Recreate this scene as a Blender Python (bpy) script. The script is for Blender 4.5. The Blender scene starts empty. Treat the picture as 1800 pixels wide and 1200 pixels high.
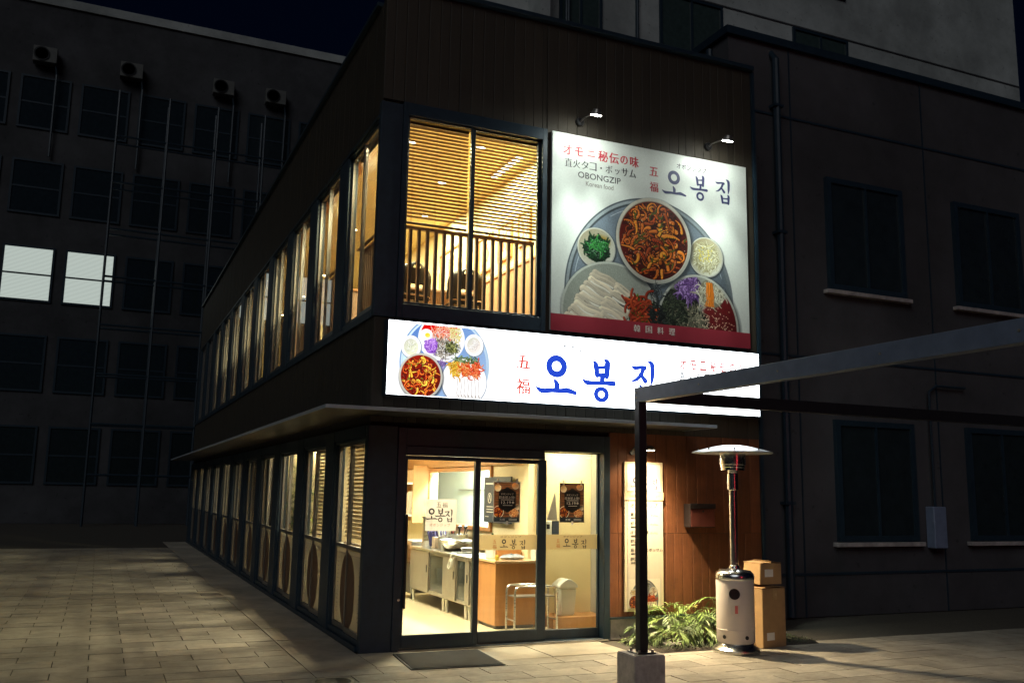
import bpy, bmesh, math, random
import numpy as np
from mathutils import Vector, Matrix

random.seed(7)
rng = np.random.default_rng(7)
R = math.radians
scene = bpy.context.scene
col = scene.collection

# ------------------------------------------------------------------ camera
cam_d = bpy.data.cameras.new('camera')
cam = bpy.data.objects.new('camera', cam_d)
col.objects.link(cam)
scene.camera = cam
YAW, PITCH, ROLL = R(23.7276), R(9.2723), R(1.0032)
fw = Vector((math.sin(YAW) * math.cos(PITCH), math.cos(YAW) * math.cos(PITCH), math.sin(PITCH)))
rt = Vector((math.cos(YAW), -math.sin(YAW), 0))
up = rt.cross(fw)
rt2 = rt * math.cos(ROLL) + up * math.sin(ROLL)
up2 = up * math.cos(ROLL) - rt * math.sin(ROLL)
M = Matrix((rt2, up2, -fw)).transposed().to_4x4()
M.translation = (-2.5025, -9.3046, 1.6)
cam.matrix_world = M
cam_d.sensor_fit = 'HORIZONTAL'
cam_d.sensor_width = 36
cam_d.lens = 36 * 1622.53 / 1800
cam_d.clip_start, cam_d.clip_end = 0.05, 500

# ------------------------------------------------------------------ night sky, exposure
world = bpy.data.worlds.new('World')
scene.world = world
world.use_nodes = True
nt = world.node_tree
sky = nt.nodes.new('ShaderNodeTexSky')
sky.sky_type = 'NISHITA'
sky.sun_disc = False
sky.sun_elevation = R(-3.0)
sky.sun_rotation = R(211)
bg = nt.nodes['Background']
bg.inputs['Strength'].default_value = 0.022
night = nt.nodes.new('ShaderNodeVectorMath')
night.operation = 'MULTIPLY'
night.inputs[1].default_value = (0.10, 0.30, 1.0)
nt.links.new(sky.outputs[0], night.inputs[0])
nt.links.new(night.outputs[0], bg.inputs['Color'])
soft_fill_d = bpy.data.lights.new('soft_fill', 'SUN')  # added soft fill from behind the camera, stands for unseen street lights
soft_fill_d.energy, soft_fill_d.color, soft_fill_d.angle = 0.11, (0.92, 0.96, 1.0), R(35)
soft_fill = bpy.data.objects.new('soft_fill', soft_fill_d)
col.objects.link(soft_fill)
soft_fill.rotation_euler = (Vector((0.52, 0.66, -0.54))).to_track_quat('-Z', 'Y').to_euler()
vs = scene.view_settings
vs.view_transform, vs.look = 'Standard', 'None'
vs.exposure, vs.gamma = 1.5, 1.0
vs.use_curve_mapping = False
scene.cycles.use_denoising = True
scene.cycles.max_bounces = 10
scene.cycles.transparent_max_bounces = 24
scene.cycles.sample_clamp_indirect = 6.0
scene.cycles.caustics_reflective = False
scene.cycles.caustics_refractive = False

# ------------------------------------------------------------------ materials
def new_mat(name):
    m = bpy.data.materials.new(name)
    m.use_nodes = True
    m.node_tree.nodes.clear()
    out = m.node_tree.nodes.new('ShaderNodeOutputMaterial')
    return m, m.node_tree.nodes, m.node_tree.links, out

def mat(name, c, rough=0.6, metal=0.0, var=0.15, scale=6.0, stretch=(1, 1, 1), rnd=0.0, bump=0.0, bscale=None, spec=0.5, rvar=0.1, stain=0.0, stain_scale=0.8):
    """Principled surface: two-scale noise moves the colour and roughness, Object Info random tells pieces apart."""
    m, N, L, out = new_mat(name)
    p = N.new('ShaderNodeBsdfPrincipled')
    L.new(p.outputs[0], out.inputs[0])
    tc = N.new('ShaderNodeTexCoord')
    mp = N.new('ShaderNodeMapping')
    mp.inputs['Scale'].default_value = stretch
    oi = N.new('ShaderNodeObjectInfo')
    L.new(tc.outputs['Object'], mp.inputs['Vector'])
    if rnd:
        sc = N.new('ShaderNodeVectorMath'); sc.operation = 'SCALE'
        cb = N.new('ShaderNodeCombineXYZ')
        for k in range(3): L.new(oi.outputs['Random'], cb.inputs[k])
        L.new(cb.outputs[0], sc.inputs[0]); sc.inputs['Scale'].default_value = 37.0
        L.new(sc.outputs[0], mp.inputs['Location'])
    n1 = N.new('ShaderNodeTexNoise'); n1.inputs['Scale'].default_value = scale
    n1.inputs['Detail'].default_value = 6; n1.inputs['Roughness'].default_value = 0.62
    L.new(mp.outputs[0], n1.inputs['Vector'])
    mr = N.new('ShaderNodeMapRange')
    mr.inputs['From Min'].default_value, mr.inputs['From Max'].default_value = 0.28, 0.72
    mr.inputs['To Min'].default_value, mr.inputs['To Max'].default_value = 1 - var, 1 + var
    L.new(n1.outputs['Fac'], mr.inputs['Value'])
    val = mr.outputs[0]
    if rnd:
        m2 = N.new('ShaderNodeMapRange')
        m2.inputs['To Min'].default_value, m2.inputs['To Max'].default_value = 1 - rnd, 1 + rnd
        L.new(oi.outputs['Random'], m2.inputs['Value'])
        mm = N.new('ShaderNodeMath'); mm.operation = 'MULTIPLY'
        L.new(val, mm.inputs[0]); L.new(m2.outputs[0], mm.inputs[1]); val = mm.outputs[0]
    if stain:                    # dirt that runs on from piece to piece
        ge = N.new('ShaderNodeNewGeometry')
        n3 = N.new('ShaderNodeTexNoise'); n3.inputs['Scale'].default_value = stain_scale; n3.inputs['Detail'].default_value = 7; n3.inputs['Roughness'].default_value = .7
        n4 = N.new('ShaderNodeTexNoise'); n4.inputs['Scale'].default_value = stain_scale * 22; n4.inputs['Detail'].default_value = 2
        L.new(ge.outputs['Position'], n3.inputs['Vector']); L.new(ge.outputs['Position'], n4.inputs['Vector'])
        m3 = N.new('ShaderNodeMapRange'); m3.inputs['From Min'].default_value, m3.inputs['From Max'].default_value = .38, .62
        m3.inputs['To Min'].default_value, m3.inputs['To Max'].default_value = 1 - stain, 1 + stain * .5
        L.new(n3.outputs['Fac'], m3.inputs['Value'])
        m4 = N.new('ShaderNodeMapRange'); m4.inputs['From Min'].default_value, m4.inputs['From Max'].default_value = .69, .73
        m4.inputs['To Min'].default_value, m4.inputs['To Max'].default_value = 1, 1 - stain
        L.new(n4.outputs['Fac'], m4.inputs['Value'])
        k1 = N.new('ShaderNodeMath'); k1.operation = 'MULTIPLY'; L.new(m3.outputs[0], k1.inputs[0]); L.new(m4.outputs[0], k1.inputs[1])
        k2 = N.new('ShaderNodeMath'); k2.operation = 'MULTIPLY'; L.new(k1.outputs[0], k2.inputs[1])
        if isinstance(val, float): k2.inputs[0].default_value = val
        else: L.new(val, k2.inputs[0])
        val = k2.outputs[0]
    vm = N.new('ShaderNodeVectorMath'); vm.operation = 'SCALE'
    vm.inputs[0].default_value = c
    L.new(val, vm.inputs['Scale'])
    L.new(vm.outputs[0], p.inputs['Base Color'])
    rr = N.new('ShaderNodeMapRange')
    rr.inputs['To Min'].default_value, rr.inputs['To Max'].default_value = max(0.02, rough - rvar), min(1, rough + rvar)
    L.new(n1.outputs['Fac'], rr.inputs['Value'])
    L.new(rr.outputs[0], p.inputs['Roughness'])
    p.inputs['Metallic'].default_value = metal
    p.inputs['Specular IOR Level'].default_value = spec
    if bump:
        n2 = N.new('ShaderNodeTexNoise'); n2.inputs['Scale'].default_value = bscale or scale * 6
        n2.inputs['Detail'].default_value = 4
        L.new(mp.outputs[0], n2.inputs['Vector'])
        b = N.new('ShaderNodeBump'); b.inputs['Strength'].default_value = bump; b.inputs['Distance'].default_value = 0.01
        L.new(n2.outputs['Fac'], b.inputs['Height']); L.new(b.outputs[0], p.inputs['Normal'])
    return m

def emit(name, c, s):
    m, N, L, out = new_mat(name)
    e = N.new('ShaderNodeEmission')
    e.inputs[0].default_value = (*c, 1); e.inputs[1].default_value = s
    L.new(e.outputs[0], out.inputs[0])
    return m

def glass_mat(name, tint=(0.93, 0.95, 0.94), base=0.05, rough=0.01):
    """Flat glazing: clear with a facing-dependent mirror share, same from both sides."""
    m, N, L, out = new_mat(name)
    t = N.new('ShaderNodeBsdfTransparent'); t.inputs[0].default_value = (*tint, 1)
    g = N.new('ShaderNodeBsdfGlossy'); g.inputs['Roughness'].default_value = rough
    lw = N.new('ShaderNodeLayerWeight'); lw.inputs[0].default_value = 0.5
    pw = N.new('ShaderNodeMath'); pw.operation = 'POWER'; pw.inputs[1].default_value = 4.0
    L.new(lw.outputs['Facing'], pw.inputs[0])
    ma = N.new('ShaderNodeMath'); ma.operation = 'MULTIPLY_ADD'
    ma.inputs[1].default_value = 1 - base; ma.inputs[2].default_value = base
    L.new(pw.outputs[0], ma.inputs[0])
    mx = N.new('ShaderNodeMixShader')
    L.new(ma.outputs[0], mx.inputs[0]); L.new(t.outputs[0], mx.inputs[1]); L.new(g.outputs[0], mx.inputs[2])
    L.new(mx.outputs[0], out.inputs[0])
    return m

def film_mat(name, c, clear=0.25, trans=0.5):
    m, N, L, out = new_mat(name)
    d = N.new('ShaderNodeBsdfDiffuse'); d.inputs[0].default_value = (*c, 1)
    tl = N.new('ShaderNodeBsdfTranslucent'); tl.inputs[0].default_value = (*c, 1)
    tc = N.new('ShaderNodeTexCoord'); n = N.new('ShaderNodeTexNoise'); n.inputs['Scale'].default_value = 9
    L.new(tc.outputs['Object'], n.inputs['Vector'])
    mr = N.new('ShaderNodeMapRange'); mr.inputs['To Min'].default_value = trans - 0.12; mr.inputs['To Max'].default_value = trans + 0.12
    L.new(n.outputs['Fac'], mr.inputs['Value'])
    m1 = N.new('ShaderNodeMixShader'); L.new(mr.outputs[0], m1.inputs[0])
    L.new(d.outputs[0], m1.inputs[1]); L.new(tl.outputs[0], m1.inputs[2])
    t = N.new('ShaderNodeBsdfTransparent')
    m2 = N.new('ShaderNodeMixShader'); m2.inputs[0].default_value = clear
    L.new(m1.outputs[0], m2.inputs[1]); L.new(t.outputs[0], m2.inputs[2])
    L.new(m2.outputs[0], out.inputs[0])
    return m

def print_mat(name, img, glow=0.0, rough=0.45, through=0.0):
    m, N, L, out = new_mat(name)
    tx = N.new('ShaderNodeTexImage'); tx.image = img; tx.extension = 'EXTEND'
    if glow:
        e = N.new('ShaderNodeEmission'); e.inputs[1].default_value = glow
        L.new(tx.outputs[0], e.inputs[0]); L.new(e.outputs[0], out.inputs[0])
    else:
        p = N.new('ShaderNodeBsdfPrincipled'); p.inputs['Roughness'].default_value = rough
        L.new(tx.outputs[0], p.inputs['Base Color'])
        if through:
            tl = N.new('ShaderNodeBsdfTranslucent'); mx = N.new('ShaderNodeMixShader'); mx.inputs[0].default_value = through
            L.new(tx.outputs[0], tl.inputs[0]); L.new(p.outputs[0], mx.inputs[1]); L.new(tl.outputs[0], mx.inputs[2]); L.new(mx.outputs[0], out.inputs[0])
        else:
            L.new(p.outputs[0], out.inputs[0])
    return m

WOOD_RED = mat('cedar_cladding', (0.185, 0.064, 0.024), 0.55, var=0.38, scale=5, stretch=(7, 7, 0.55), rnd=0.2, bump=0.25, bscale=30, stain=0.25, stain_scale=2.2)
WOOD_DARK = mat('shaded_cladding', (0.046, 0.037, 0.024), 0.65, var=0.3, scale=5, stretch=(7, 7, 0.5), rnd=0.16, bump=0.2, bscale=30)  # same cladding wood, colour darkened to carry the shade of less lit walls
WOOD_CORE = mat('wall_backing', (0.02, 0.014, 0.01), 0.8)
DARK_METAL = mat('dark_window_metal', (0.017, 0.036, 0.054), 0.42, var=0.2, scale=14, metal=0.0, spec=0.6)
PANEL_METAL = mat('dark_panel_metal', (0.026, 0.044, 0.062), 0.5, var=0.25, scale=9, spec=0.5)
ALU = mat('grey_aluminium', (0.32, 0.30, 0.27), 0.35, metal=0.8, var=0.15, scale=20)
CANOPY = mat('canopy_grey_paint', (0.40, 0.45, 0.50), 0.4, var=0.12, scale=5, spec=0.6)
SOFFIT = mat('soffit_board', (0.078, 0.060, 0.043), 0.32, var=0.1, scale=3, rnd=0.08, rvar=0.0)
PLASTER = mat('cream_plaster', (0.80, 0.68, 0.43), 0.85, var=0.06, scale=2, bump=0.06, bscale=120)
PLASTER_WARM = mat('yellow_plaster', (0.78, 0.64, 0.34), 0.85, var=0.06, scale=2, bump=0.06, bscale=120)
CEIL = mat('ceiling_board', (0.82, 0.73, 0.43), 0.85, var=0.05, scale=2)
WAINSCOT = mat('wainscot_wood', (0.36, 0.17, 0.06), 0.5, var=0.2, scale=6, stretch=(4, 4, 0.6))
ORANGE_WOOD = mat('orange_wood_veneer', (0.50, 0.23, 0.075), 0.42, var=0.14, scale=4, stretch=(3, 3, 0.6))
FLOOR_IN = mat('pale_vinyl_floor', (0.70, 0.60, 0.40), 0.35, var=0.06, scale=6)
FLOOR_UP = mat('upstairs_floorboards', (0.25, 0.14, 0.06), 0.4, var=0.2, scale=5)
BLIND_LIT = mat('lit_blind_wood', (0.50, 0.36, 0.16), 0.5, var=0.1, scale=8)  # lighter copy of the blind wood, carries the light on the side slats
BLIND = mat('blind_wood', (0.17, 0.095, 0.032), 0.5, var=0.12, scale=8, stretch=(1, 1, 20))
SCREEN_WOOD = mat('screen_slat_wood', (0.34, 0.22, 0.135), 0.5, var=0.2, scale=6, stretch=(6, 6, 0.5), rnd=0.1)
BLACK_PLASTIC = mat('black_plastic', (0.012, 0.012, 0.013), 0.38, var=0.2, scale=10)
BLACK_STEEL = mat('black_powder_steel', (0.016, 0.017, 0.020), 0.38, var=0.2, scale=14, spec=0.6, bump=0.03, bscale=300)
STEEL = mat('brushed_steel', (0.62, 0.60, 0.55), 0.28, metal=1.0, var=0.08, scale=10, stretch=(1, 1, 25))
STEEL_DULL = mat('dull_steel', (0.46, 0.42, 0.36), 0.40, metal=0.75, var=0.1, scale=8)
CHROME = mat('polished_chrome', (0.80, 0.79, 0.77), 0.2, metal=1.0, var=0.04, scale=10, rvar=0.05)
CONCRETE = mat('cast_concrete', (0.44, 0.40, 0.38), 0.9, var=0.2, scale=7, bump=0.25, bscale=60, stain=0.3, stain_scale=4)
PAVER = mat('paver_concrete', (0.43, 0.385, 0.31), 0.75, var=0.16, scale=7, rnd=0.17, bump=0.25, bscale=140, stain=0.34, stain_scale=0.9)
STEP = mat('entrance_slab', (0.48, 0.43, 0.34), 0.7, var=0.12, scale=4, rnd=0.07, bump=0.15, bscale=150, stain=0.26, stain_scale=0.9)
SAND = mat('joint_sand', (0.08, 0.07, 0.055), 0.95, var=0.3, scale=30, bump=0.4, bscale=120)
MATTE = mat('mat_pile', (0.020, 0.018, 0.017), 0.95, var=0.5, scale=60, bump=0.8, bscale=260, stain=0.45, stain_scale=3.5)
RUBBER = mat('black_rubber', (0.015, 0.014, 0.014), 0.7, var=0.2)
WHITE_BOARD = mat('billboard_vinyl', (0.72, 0.76, 0.71), 0.38, var=0.03, scale=2)
RED_BAND = mat('billboard_red_ink', (0.36, 0.035, 0.055), 0.4, var=0.05)
INK_RED = mat('red_ink', (0.55, 0.04, 0.06), 0.5, var=0.05)
INK_BLACK = mat('black_ink', (0.03, 0.03, 0.035), 0.5, var=0.05)
INK_NAVY = mat('navy_ink', (0.035, 0.04, 0.13), 0.5, var=0.05)
INK_BROWN = mat('brown_ink', (0.07, 0.035, 0.02), 0.6, var=0.05)
INK_ORANGE = mat('orange_ink', (0.45, 0.12, 0.02), 0.6, var=0.05)
INK_WHITE = mat('white_ink', (0.8, 0.76, 0.68), 0.5, var=0.03)
INK_GREY = mat('grey_ink', (0.22, 0.20, 0.17), 0.6, var=0.05)
WHITE_PLASTIC = mat('white_plastic', (0.72, 0.71, 0.62), 0.4, var=0.04)
CREAM_ENAMEL = mat('cream_enamel', (0.66, 0.58, 0.53), 0.38, var=0.04, scale=4)
MAIL_BROWN = mat('mailbox_brown', (0.11, 0.03, 0.022), 0.45, var=0.12, scale=12)
MAIL_DARK = mat('mailbox_dark', (0.014, 0.010, 0.010), 0.45, var=0.12, scale=12)
CARD = mat('carton_board', (0.42, 0.26, 0.12), 0.85, var=0.12, scale=9)
PAPER = mat('white_paper', (0.82, 0.80, 0.76), 0.8, var=0.03)
BOARD_NAVY = mat('navy_board', (0.045, 0.055, 0.075), 0.4, var=0.1)
COOL_WHITE = mat('kitchen_panel', (0.62, 0.66, 0.64), 0.4, var=0.04)
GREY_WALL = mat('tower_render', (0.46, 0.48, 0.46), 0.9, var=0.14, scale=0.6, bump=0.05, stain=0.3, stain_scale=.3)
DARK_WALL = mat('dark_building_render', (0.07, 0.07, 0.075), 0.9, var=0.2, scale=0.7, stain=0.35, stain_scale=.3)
DARK_GLASS = mat('dark_glazing', (0.02, 0.03, 0.035), 0.08, var=0.2, spec=0.6)
SOIL = mat('planter_soil', (0.045, 0.035, 0.025), 0.95, var=0.4, scale=25, bump=0.8, bscale=90)
LEAF = mat('shrub_leaf', (0.22, 0.32, 0.085), 0.42, var=0.25, scale=14, rnd=0.4)
LEAF_DEEP = mat('deep_shrub_leaf', (0.13, 0.20, 0.06), 0.4, var=0.25, scale=14, rnd=0.3)
LEAF_OLD = mat('old_shrub_leaf', (0.36, 0.27, 0.08), 0.5, var=0.3, scale=14, rnd=0.3)
LEAF_IN = mat('indoor_leaf', (0.16, 0.22, 0.04), 0.4, var=0.25, scale=14)
STEM = mat('shrub_stem', (0.09, 0.06, 0.03), 0.8)
MOSS = mat('ground_cover_leaf', (0.035, 0.05, 0.018), 0.7, var=0.4, scale=30)
GLASS = glass_mat('clear_glass')
GLASS_SIDE = glass_mat('side_glass', tint=(0.93, 0.93, 0.91), base=0.05)
BAND_FILM = film_mat('cream_band_film', (0.72, 0.60, 0.36), 0.22)
SIDE_FILM = film_mat('side_window_film', (0.44, 0.40, 0.31), 0.03, 0.34)
OVAL_FILM = mat('printed_wood_oval', (0.13, 0.062, 0.03), 0.5, var=0.45, scale=7, stretch=(1, 5, 1.0))
SIGN_WHITE = emit('sign_face_light', (0.90, 0.97, 1.0), 3.4)
SIGN_BLUE = emit('sign_blue_light', (0.022, 0.075, 0.66), 0.36)
SIGN_RED = emit('sign_red_light', (0.80, 0.13, 0.10), 0.36)
SIGN_PALE = emit('sign_grey_light', (0.20, 0.19, 0.20), 0.36)
SIGN_PALE_RED = emit('sign_pale_red_light', (0.70, 0.22, 0.22), 0.36)
LENS_COOL = emit('cool_lens', (0.95, 1.0, 0.93), 40)
LENS_WARM = emit('warm_lens', (1.0, 0.80, 0.50), 14)
LENS_DOWN = emit('downlight_lens', (1.0, 0.85, 0.55), 4)
OFFICE_LIT = emit('lit_office_window', (0.88, 1.0, 0.92), 0.22)

def office_glow(m):
    N, L = m.node_tree.nodes, m.node_tree.links
    e = [n for n in N if n.type == 'EMISSION'][0]
    tc = N.new('ShaderNodeTexCoord'); sp = N.new('ShaderNodeSeparateXYZ'); L.new(tc.outputs['Object'], sp.inputs[0])
    mp = N.new('ShaderNodeMapping'); mp.inputs['Scale'].default_value = (1.3, 1, 1.1); L.new(tc.outputs['Object'], mp.inputs[0])
    n = N.new('ShaderNodeTexNoise'); n.inputs['Scale'].default_value = 1.6; n.inputs['Detail'].default_value = 5; L.new(mp.outputs[0], n.inputs[0])
    w = N.new('ShaderNodeTexWave'); w.wave_type = 'BANDS'; w.bands_direction = 'Z'; w.inputs['Scale'].default_value = 5.5; L.new(tc.outputs['Object'], w.inputs[0])
    a = N.new('ShaderNodeMath'); a.operation = 'MULTIPLY'; L.new(n.outputs['Fac'], a.inputs[0]); a.inputs[1].default_value = .42
    b = N.new('ShaderNodeMath'); b.operation = 'MULTIPLY_ADD'; L.new(w.outputs['Fac'], b.inputs[0]); b.inputs[1].default_value = .10; b.inputs[2].default_value = .13
    L.new(b.outputs[0], e.inputs[1])
office_glow(OFFICE_LIT)

# ------------------------------------------------------------------ mesh helpers
WL = {}
def wl(o):
    return WL.get(o.name, Vector((0, 0, 0))) if o else Vector((0, 0, 0))

def link(o, parent=None, loc=None):
    col.objects.link(o)
    base = Vector(loc) if loc is not None else wl(parent)
    if parent:
        o.parent = parent
    o.location = base - wl(parent)
    WL[o.name] = base
    return o

def props(o, label=None, cat=None, group=None, kind=None):
    if label: o['label'] = label
    if cat: o['category'] = cat
    if group: o['group'] = group
    if kind: o['kind'] = kind
    return o

def thing(name, loc, label, cat, group=None):
    o = bpy.data.objects.new(name, None)
    o.empty_display_size = 0.2
    link(o, None, loc)
    return props(o, label, cat, group)

class MB:
    def __init__(s):
        s.v, s.f = [], []
    def add(s, V, F):
        n = len(s.v)
        s.v += [Vector(p) for p in V]
        s.f += [[i + n for i in f] for f in F]
        return s
    def box(s, x0, x1, y0, y1, z0, z1):
        return s.add([(x0, y0, z0), (x1, y0, z0), (x1, y1, z0), (x0, y1, z0), (x0, y0, z1), (x1, y0, z1), (x1, y1, z1), (x0, y1, z1)],
                     [(0, 3, 2, 1), (4, 5, 6, 7), (0, 1, 5, 4), (1, 2, 6, 5), (2, 3, 7, 6), (3, 0, 4, 7)])
    def frame(s, x0, x1, z0, z1, w, y0, y1, wb=None, wt=None):
        """rectangular frame in a front-facing plane, butted"""
        wb = w if wb is None else wb; wt = w if wt is None else wt
        s.box(x0, x0 + w, y0, y1, z0, z1); s.box(x1 - w, x1, y0, y1, z0, z1)
        s.box(x0 + w, x1 - w, y0, y1, z0, z0 + wb); s.box(x0 + w, x1 - w, y0, y1, z1 - wt, z1)
        return s
    def frame_side(s, y0, y1, z0, z1, w, x0, x1, wb=None, wt=None):
        wb = w if wb is None else wb; wt = w if wt is None else wt
        s.box(x0, x1, y0, y0 + w, z0, z1); s.box(x0, x1, y1 - w, y1, z0, z1)
        s.box(x0, x1, y0 + w, y1 - w, z0, z0 + wb); s.box(x0, x1, y0 + w, y1 - w, z1 - wt, z1)
        return s
    def cyl(s, p0, p1, r0, r1=None, n=16, cap=True):
        p0, p1 = Vector(p0), Vector(p1)
        r1 = r0 if r1 is None else r1
        d = (p1 - p0).normalized()
        a = d.orthogonal().normalized(); b = d.cross(a)
        V = []
        for p, r in ((p0, r0), (p1, r1)):
            V += [p + (a * math.cos(2 * math.pi * i / n) + b * math.sin(2 * math.pi * i / n)) * r for i in range(n)]
        F = [(i, (i + 1) % n, n + (i + 1) % n, n + i) for i in range(n)]
        if cap: F += [tuple(range(n - 1, -1, -1)), tuple(range(n, 2 * n))]
        return s.add(V, F)
    def tube(s, pts, r, n=8, r_end=None):
        pts = [Vector(p) for p in pts]
        V, F = [], []
        prev = None
        for i, p in enumerate(pts):
            d = (pts[min(i + 1, len(pts) - 1)] - pts[max(i - 1, 0)]).normalized()
            a = (prev - d * prev.dot(d)).normalized() if prev is not None else d.orthogonal().normalized()
            prev = a; b = d.cross(a)
            rr = r if r_end is None else r + (r_end - r) * i / (len(pts) - 1)
            V += [p + (a * math.cos(2 * math.pi * k / n) + b * math.sin(2 * math.pi * k / n)) * rr for k in range(n)]
        for i in range(len(pts) - 1):
            F += [(i * n + k, i * n + (k + 1) % n, (i + 1) * n + (k + 1) % n, (i + 1) * n + k) for k in range(n)]
        F += [tuple(range(n - 1, -1, -1)), tuple(range((len(pts) - 1) * n, len(pts) * n))]
        return s.add(V, F)
    def lathe(s, prof, c=(0, 0, 0), n=32):
        c = Vector(c); V, F = [], []
        for r, z in prof:
            V += [c + Vector((r * math.cos(2 * math.pi * i / n), r * math.sin(2 * math.pi * i / n), z)) for i in range(n)]
        for j in range(len(prof) - 1):
            F += [(j * n + i, j * n + (i + 1) % n, (j + 1) * n + (i + 1) % n, (j + 1) * n + i) for i in range(n)]
        if prof[0][0] > 1e-4: F.append(tuple(range(n - 1, -1, -1)))
        if prof[-1][0] > 1e-4: F.append(tuple(range((len(prof) - 1) * n, len(prof) * n)))
        return s.add(V, F)
    def prism(s, pts, vec):
        n = len(pts); vec = Vector(vec)
        V = [Vector(p) for p in pts] + [Vector(p) + vec for p in pts]
        return s.add(V, [tuple(range(n)), tuple(range(2 * n - 1, n - 1, -1))] + [(i, n + i, n + (i + 1) % n, (i + 1) % n) for i in range(n)])
    def rot(s, ang, c=(0, 0, 0), axis='Z'):
        m = Matrix.Translation(c) @ Matrix.Rotation(ang, 4, axis) @ Matrix.Translation(-Vector(c))
        s.v = [m @ p for p in s.v]
        return s
    def build(s, name, m, parent=None, bevel=0.0, smooth=False, loc=None, label=None, seg=1):
        base = Vector(loc) if loc is not None else wl(parent)
        me = bpy.data.meshes.new(name)
        me.from_pydata([p - base for p in s.v], [], s.f)
        if bevel or smooth or True:
            bm = bmesh.new(); bm.from_mesh(me)
            bmesh.ops.remove_doubles(bm, verts=bm.verts, dist=1e-6) if smooth else None
            bmesh.ops.recalc_face_normals(bm, faces=bm.faces)
            if bevel:
                bm.edges.ensure_lookup_table()
                ed = [e for e in bm.edges if len(e.link_faces) == 2 and e.calc_face_angle(0) > R(30)]
                bmesh.ops.bevel(bm, geom=ed, offset=bevel, segments=seg, affect='EDGES', clamp_overlap=True)
            bm.to_mesh(me); bm.free()
        if smooth:
            me.polygons.foreach_set('use_smooth', [True] * len(me.polygons))
            me.set_sharp_from_angle(angle=R(38))
        me.materials.append(m)
        o = bpy.data.objects.new(name, me)
        link(o, parent, base)
        if label: o['label'] = label
        return o

def raw_mesh(name, V, F, m):
    me = bpy.data.meshes.new(name)
    me.from_pydata([tuple(p) for p in V], [], F)
    me.materials.append(m)
    return me

def piece(name, me, parent, loc, scale=(1, 1, 1), rot=None):
    o = bpy.data.objects.new(name, me)
    link(o, parent, loc)
    o.scale = scale
    if rot: o.rotation_euler = rot
    return o

def copy_tree(o, parent=None, delta=None):
    c = o.copy()
    col.objects.link(c)
    if parent: c.parent = parent
    if delta is not None: c.location = o.location + Vector(delta)
    for ch in list(o.children):
        copy_tree(ch, c)
    return c

def chamfer_box_mesh(name, m, b=(0.06, 0.06, 0.0)):
    """unit box (0..1 each way) with its long front edges chamfered, 20-odd triangles"""
    bx = b[0]
    prof = [(0, 1), (0, bx * 2), (bx, 0), (1 - bx, 0), (1, bx * 2), (1, 1)]
    V = [(x, y, 0) for x, y in prof] + [(x, y, 1) for x, y in prof]
    n = 6
    F = [tuple(range(n - 1, -1, -1)), tuple(range(n, 2 * n))] + [(i, (i + 1) % n, n + (i + 1) % n, n + i) for i in range(n)]
    me = raw_mesh(name, V, F, m)
    bm = bmesh.new(); bm.from_mesh(me); bmesh.ops.recalc_face_normals(bm, faces=bm.faces); bm.to_mesh(me); bm.free()
    return me

def spot(name, loc, target, watts, color, angle, blend=0.5, size=0.03, parent=None):
    d = bpy.data.lights.new(name, 'SPOT')
    d.energy, d.color, d.spot_size, d.spot_blend, d.shadow_soft_size = watts, color, R(angle), blend, size
    o = bpy.data.objects.new(name, d)
    link(o, parent, loc)
    o.rotation_euler = (Vector(target) - Vector(loc)).to_track_quat('-Z', 'Y').to_euler()
    return o

def area(name, loc, sx, sy, watts, color, parent=None, spread=180):
    d = bpy.data.lights.new(name, 'AREA')
    d.shape = 'RECTANGLE'; d.size, d.size_y, d.energy, d.color = sx, sy, watts, color
    d.spread = R(spread)
    o = bpy.data.objects.new(name, d)
    link(o, parent, loc)
    return o

# ------------------------------------------------------------------ lettering
_glyphs = {}
def glyphs(body, weight=0.0, mincho=None):
    key = (body, weight, mincho)
    if key in _glyphs: return _glyphs[key]
    c = bpy.data.curves.new('lettering', 'FONT')
    c.body = body; c.resolution_u = 3; c.offset = weight
    o = bpy.data.objects.new('lettering', c)
    col.objects.link(o)
    dg = bpy.context.evaluated_depsgraph_get()
    me = bpy.data.meshes.new_from_object(o.evaluated_get(dg))
    bpy.data.objects.remove(o)
    bm = bmesh.new(); bm.from_mesh(me)
    bmesh.ops.remove_doubles(bm, verts=bm.verts, dist=1e-5)
    if mincho:
        off = {}
        for e in bm.edges:
            if len(e.link_faces) == 1:
                f = e.link_faces[0]
                d = (e.verts[1].co - e.verts[0].co)
                n = Vector((d.y, -d.x, 0)).normalized()
                if n.dot(e.verts[0].co - f.calc_center_median()) < 0: n = -n
                for v in e.verts: off.setdefault(v, []).append(n)
        for v, ns in off.items():
            n = sum(ns, Vector()).normalized()
            v.co.x += n.x * mincho[0]; v.co.y += n.y * mincho[1]
    V = np.array([v.co[:2] for v in bm.verts]); bm.verts.index_update()
    F = [[v.index for v in f.verts] for f in bm.faces]
    bm.free()
    lo, hi = V.min(0), V.max(0)
    V = (V - lo) / (hi - lo)
    _glyphs[key] = (V, F)
    return V, F

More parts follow.
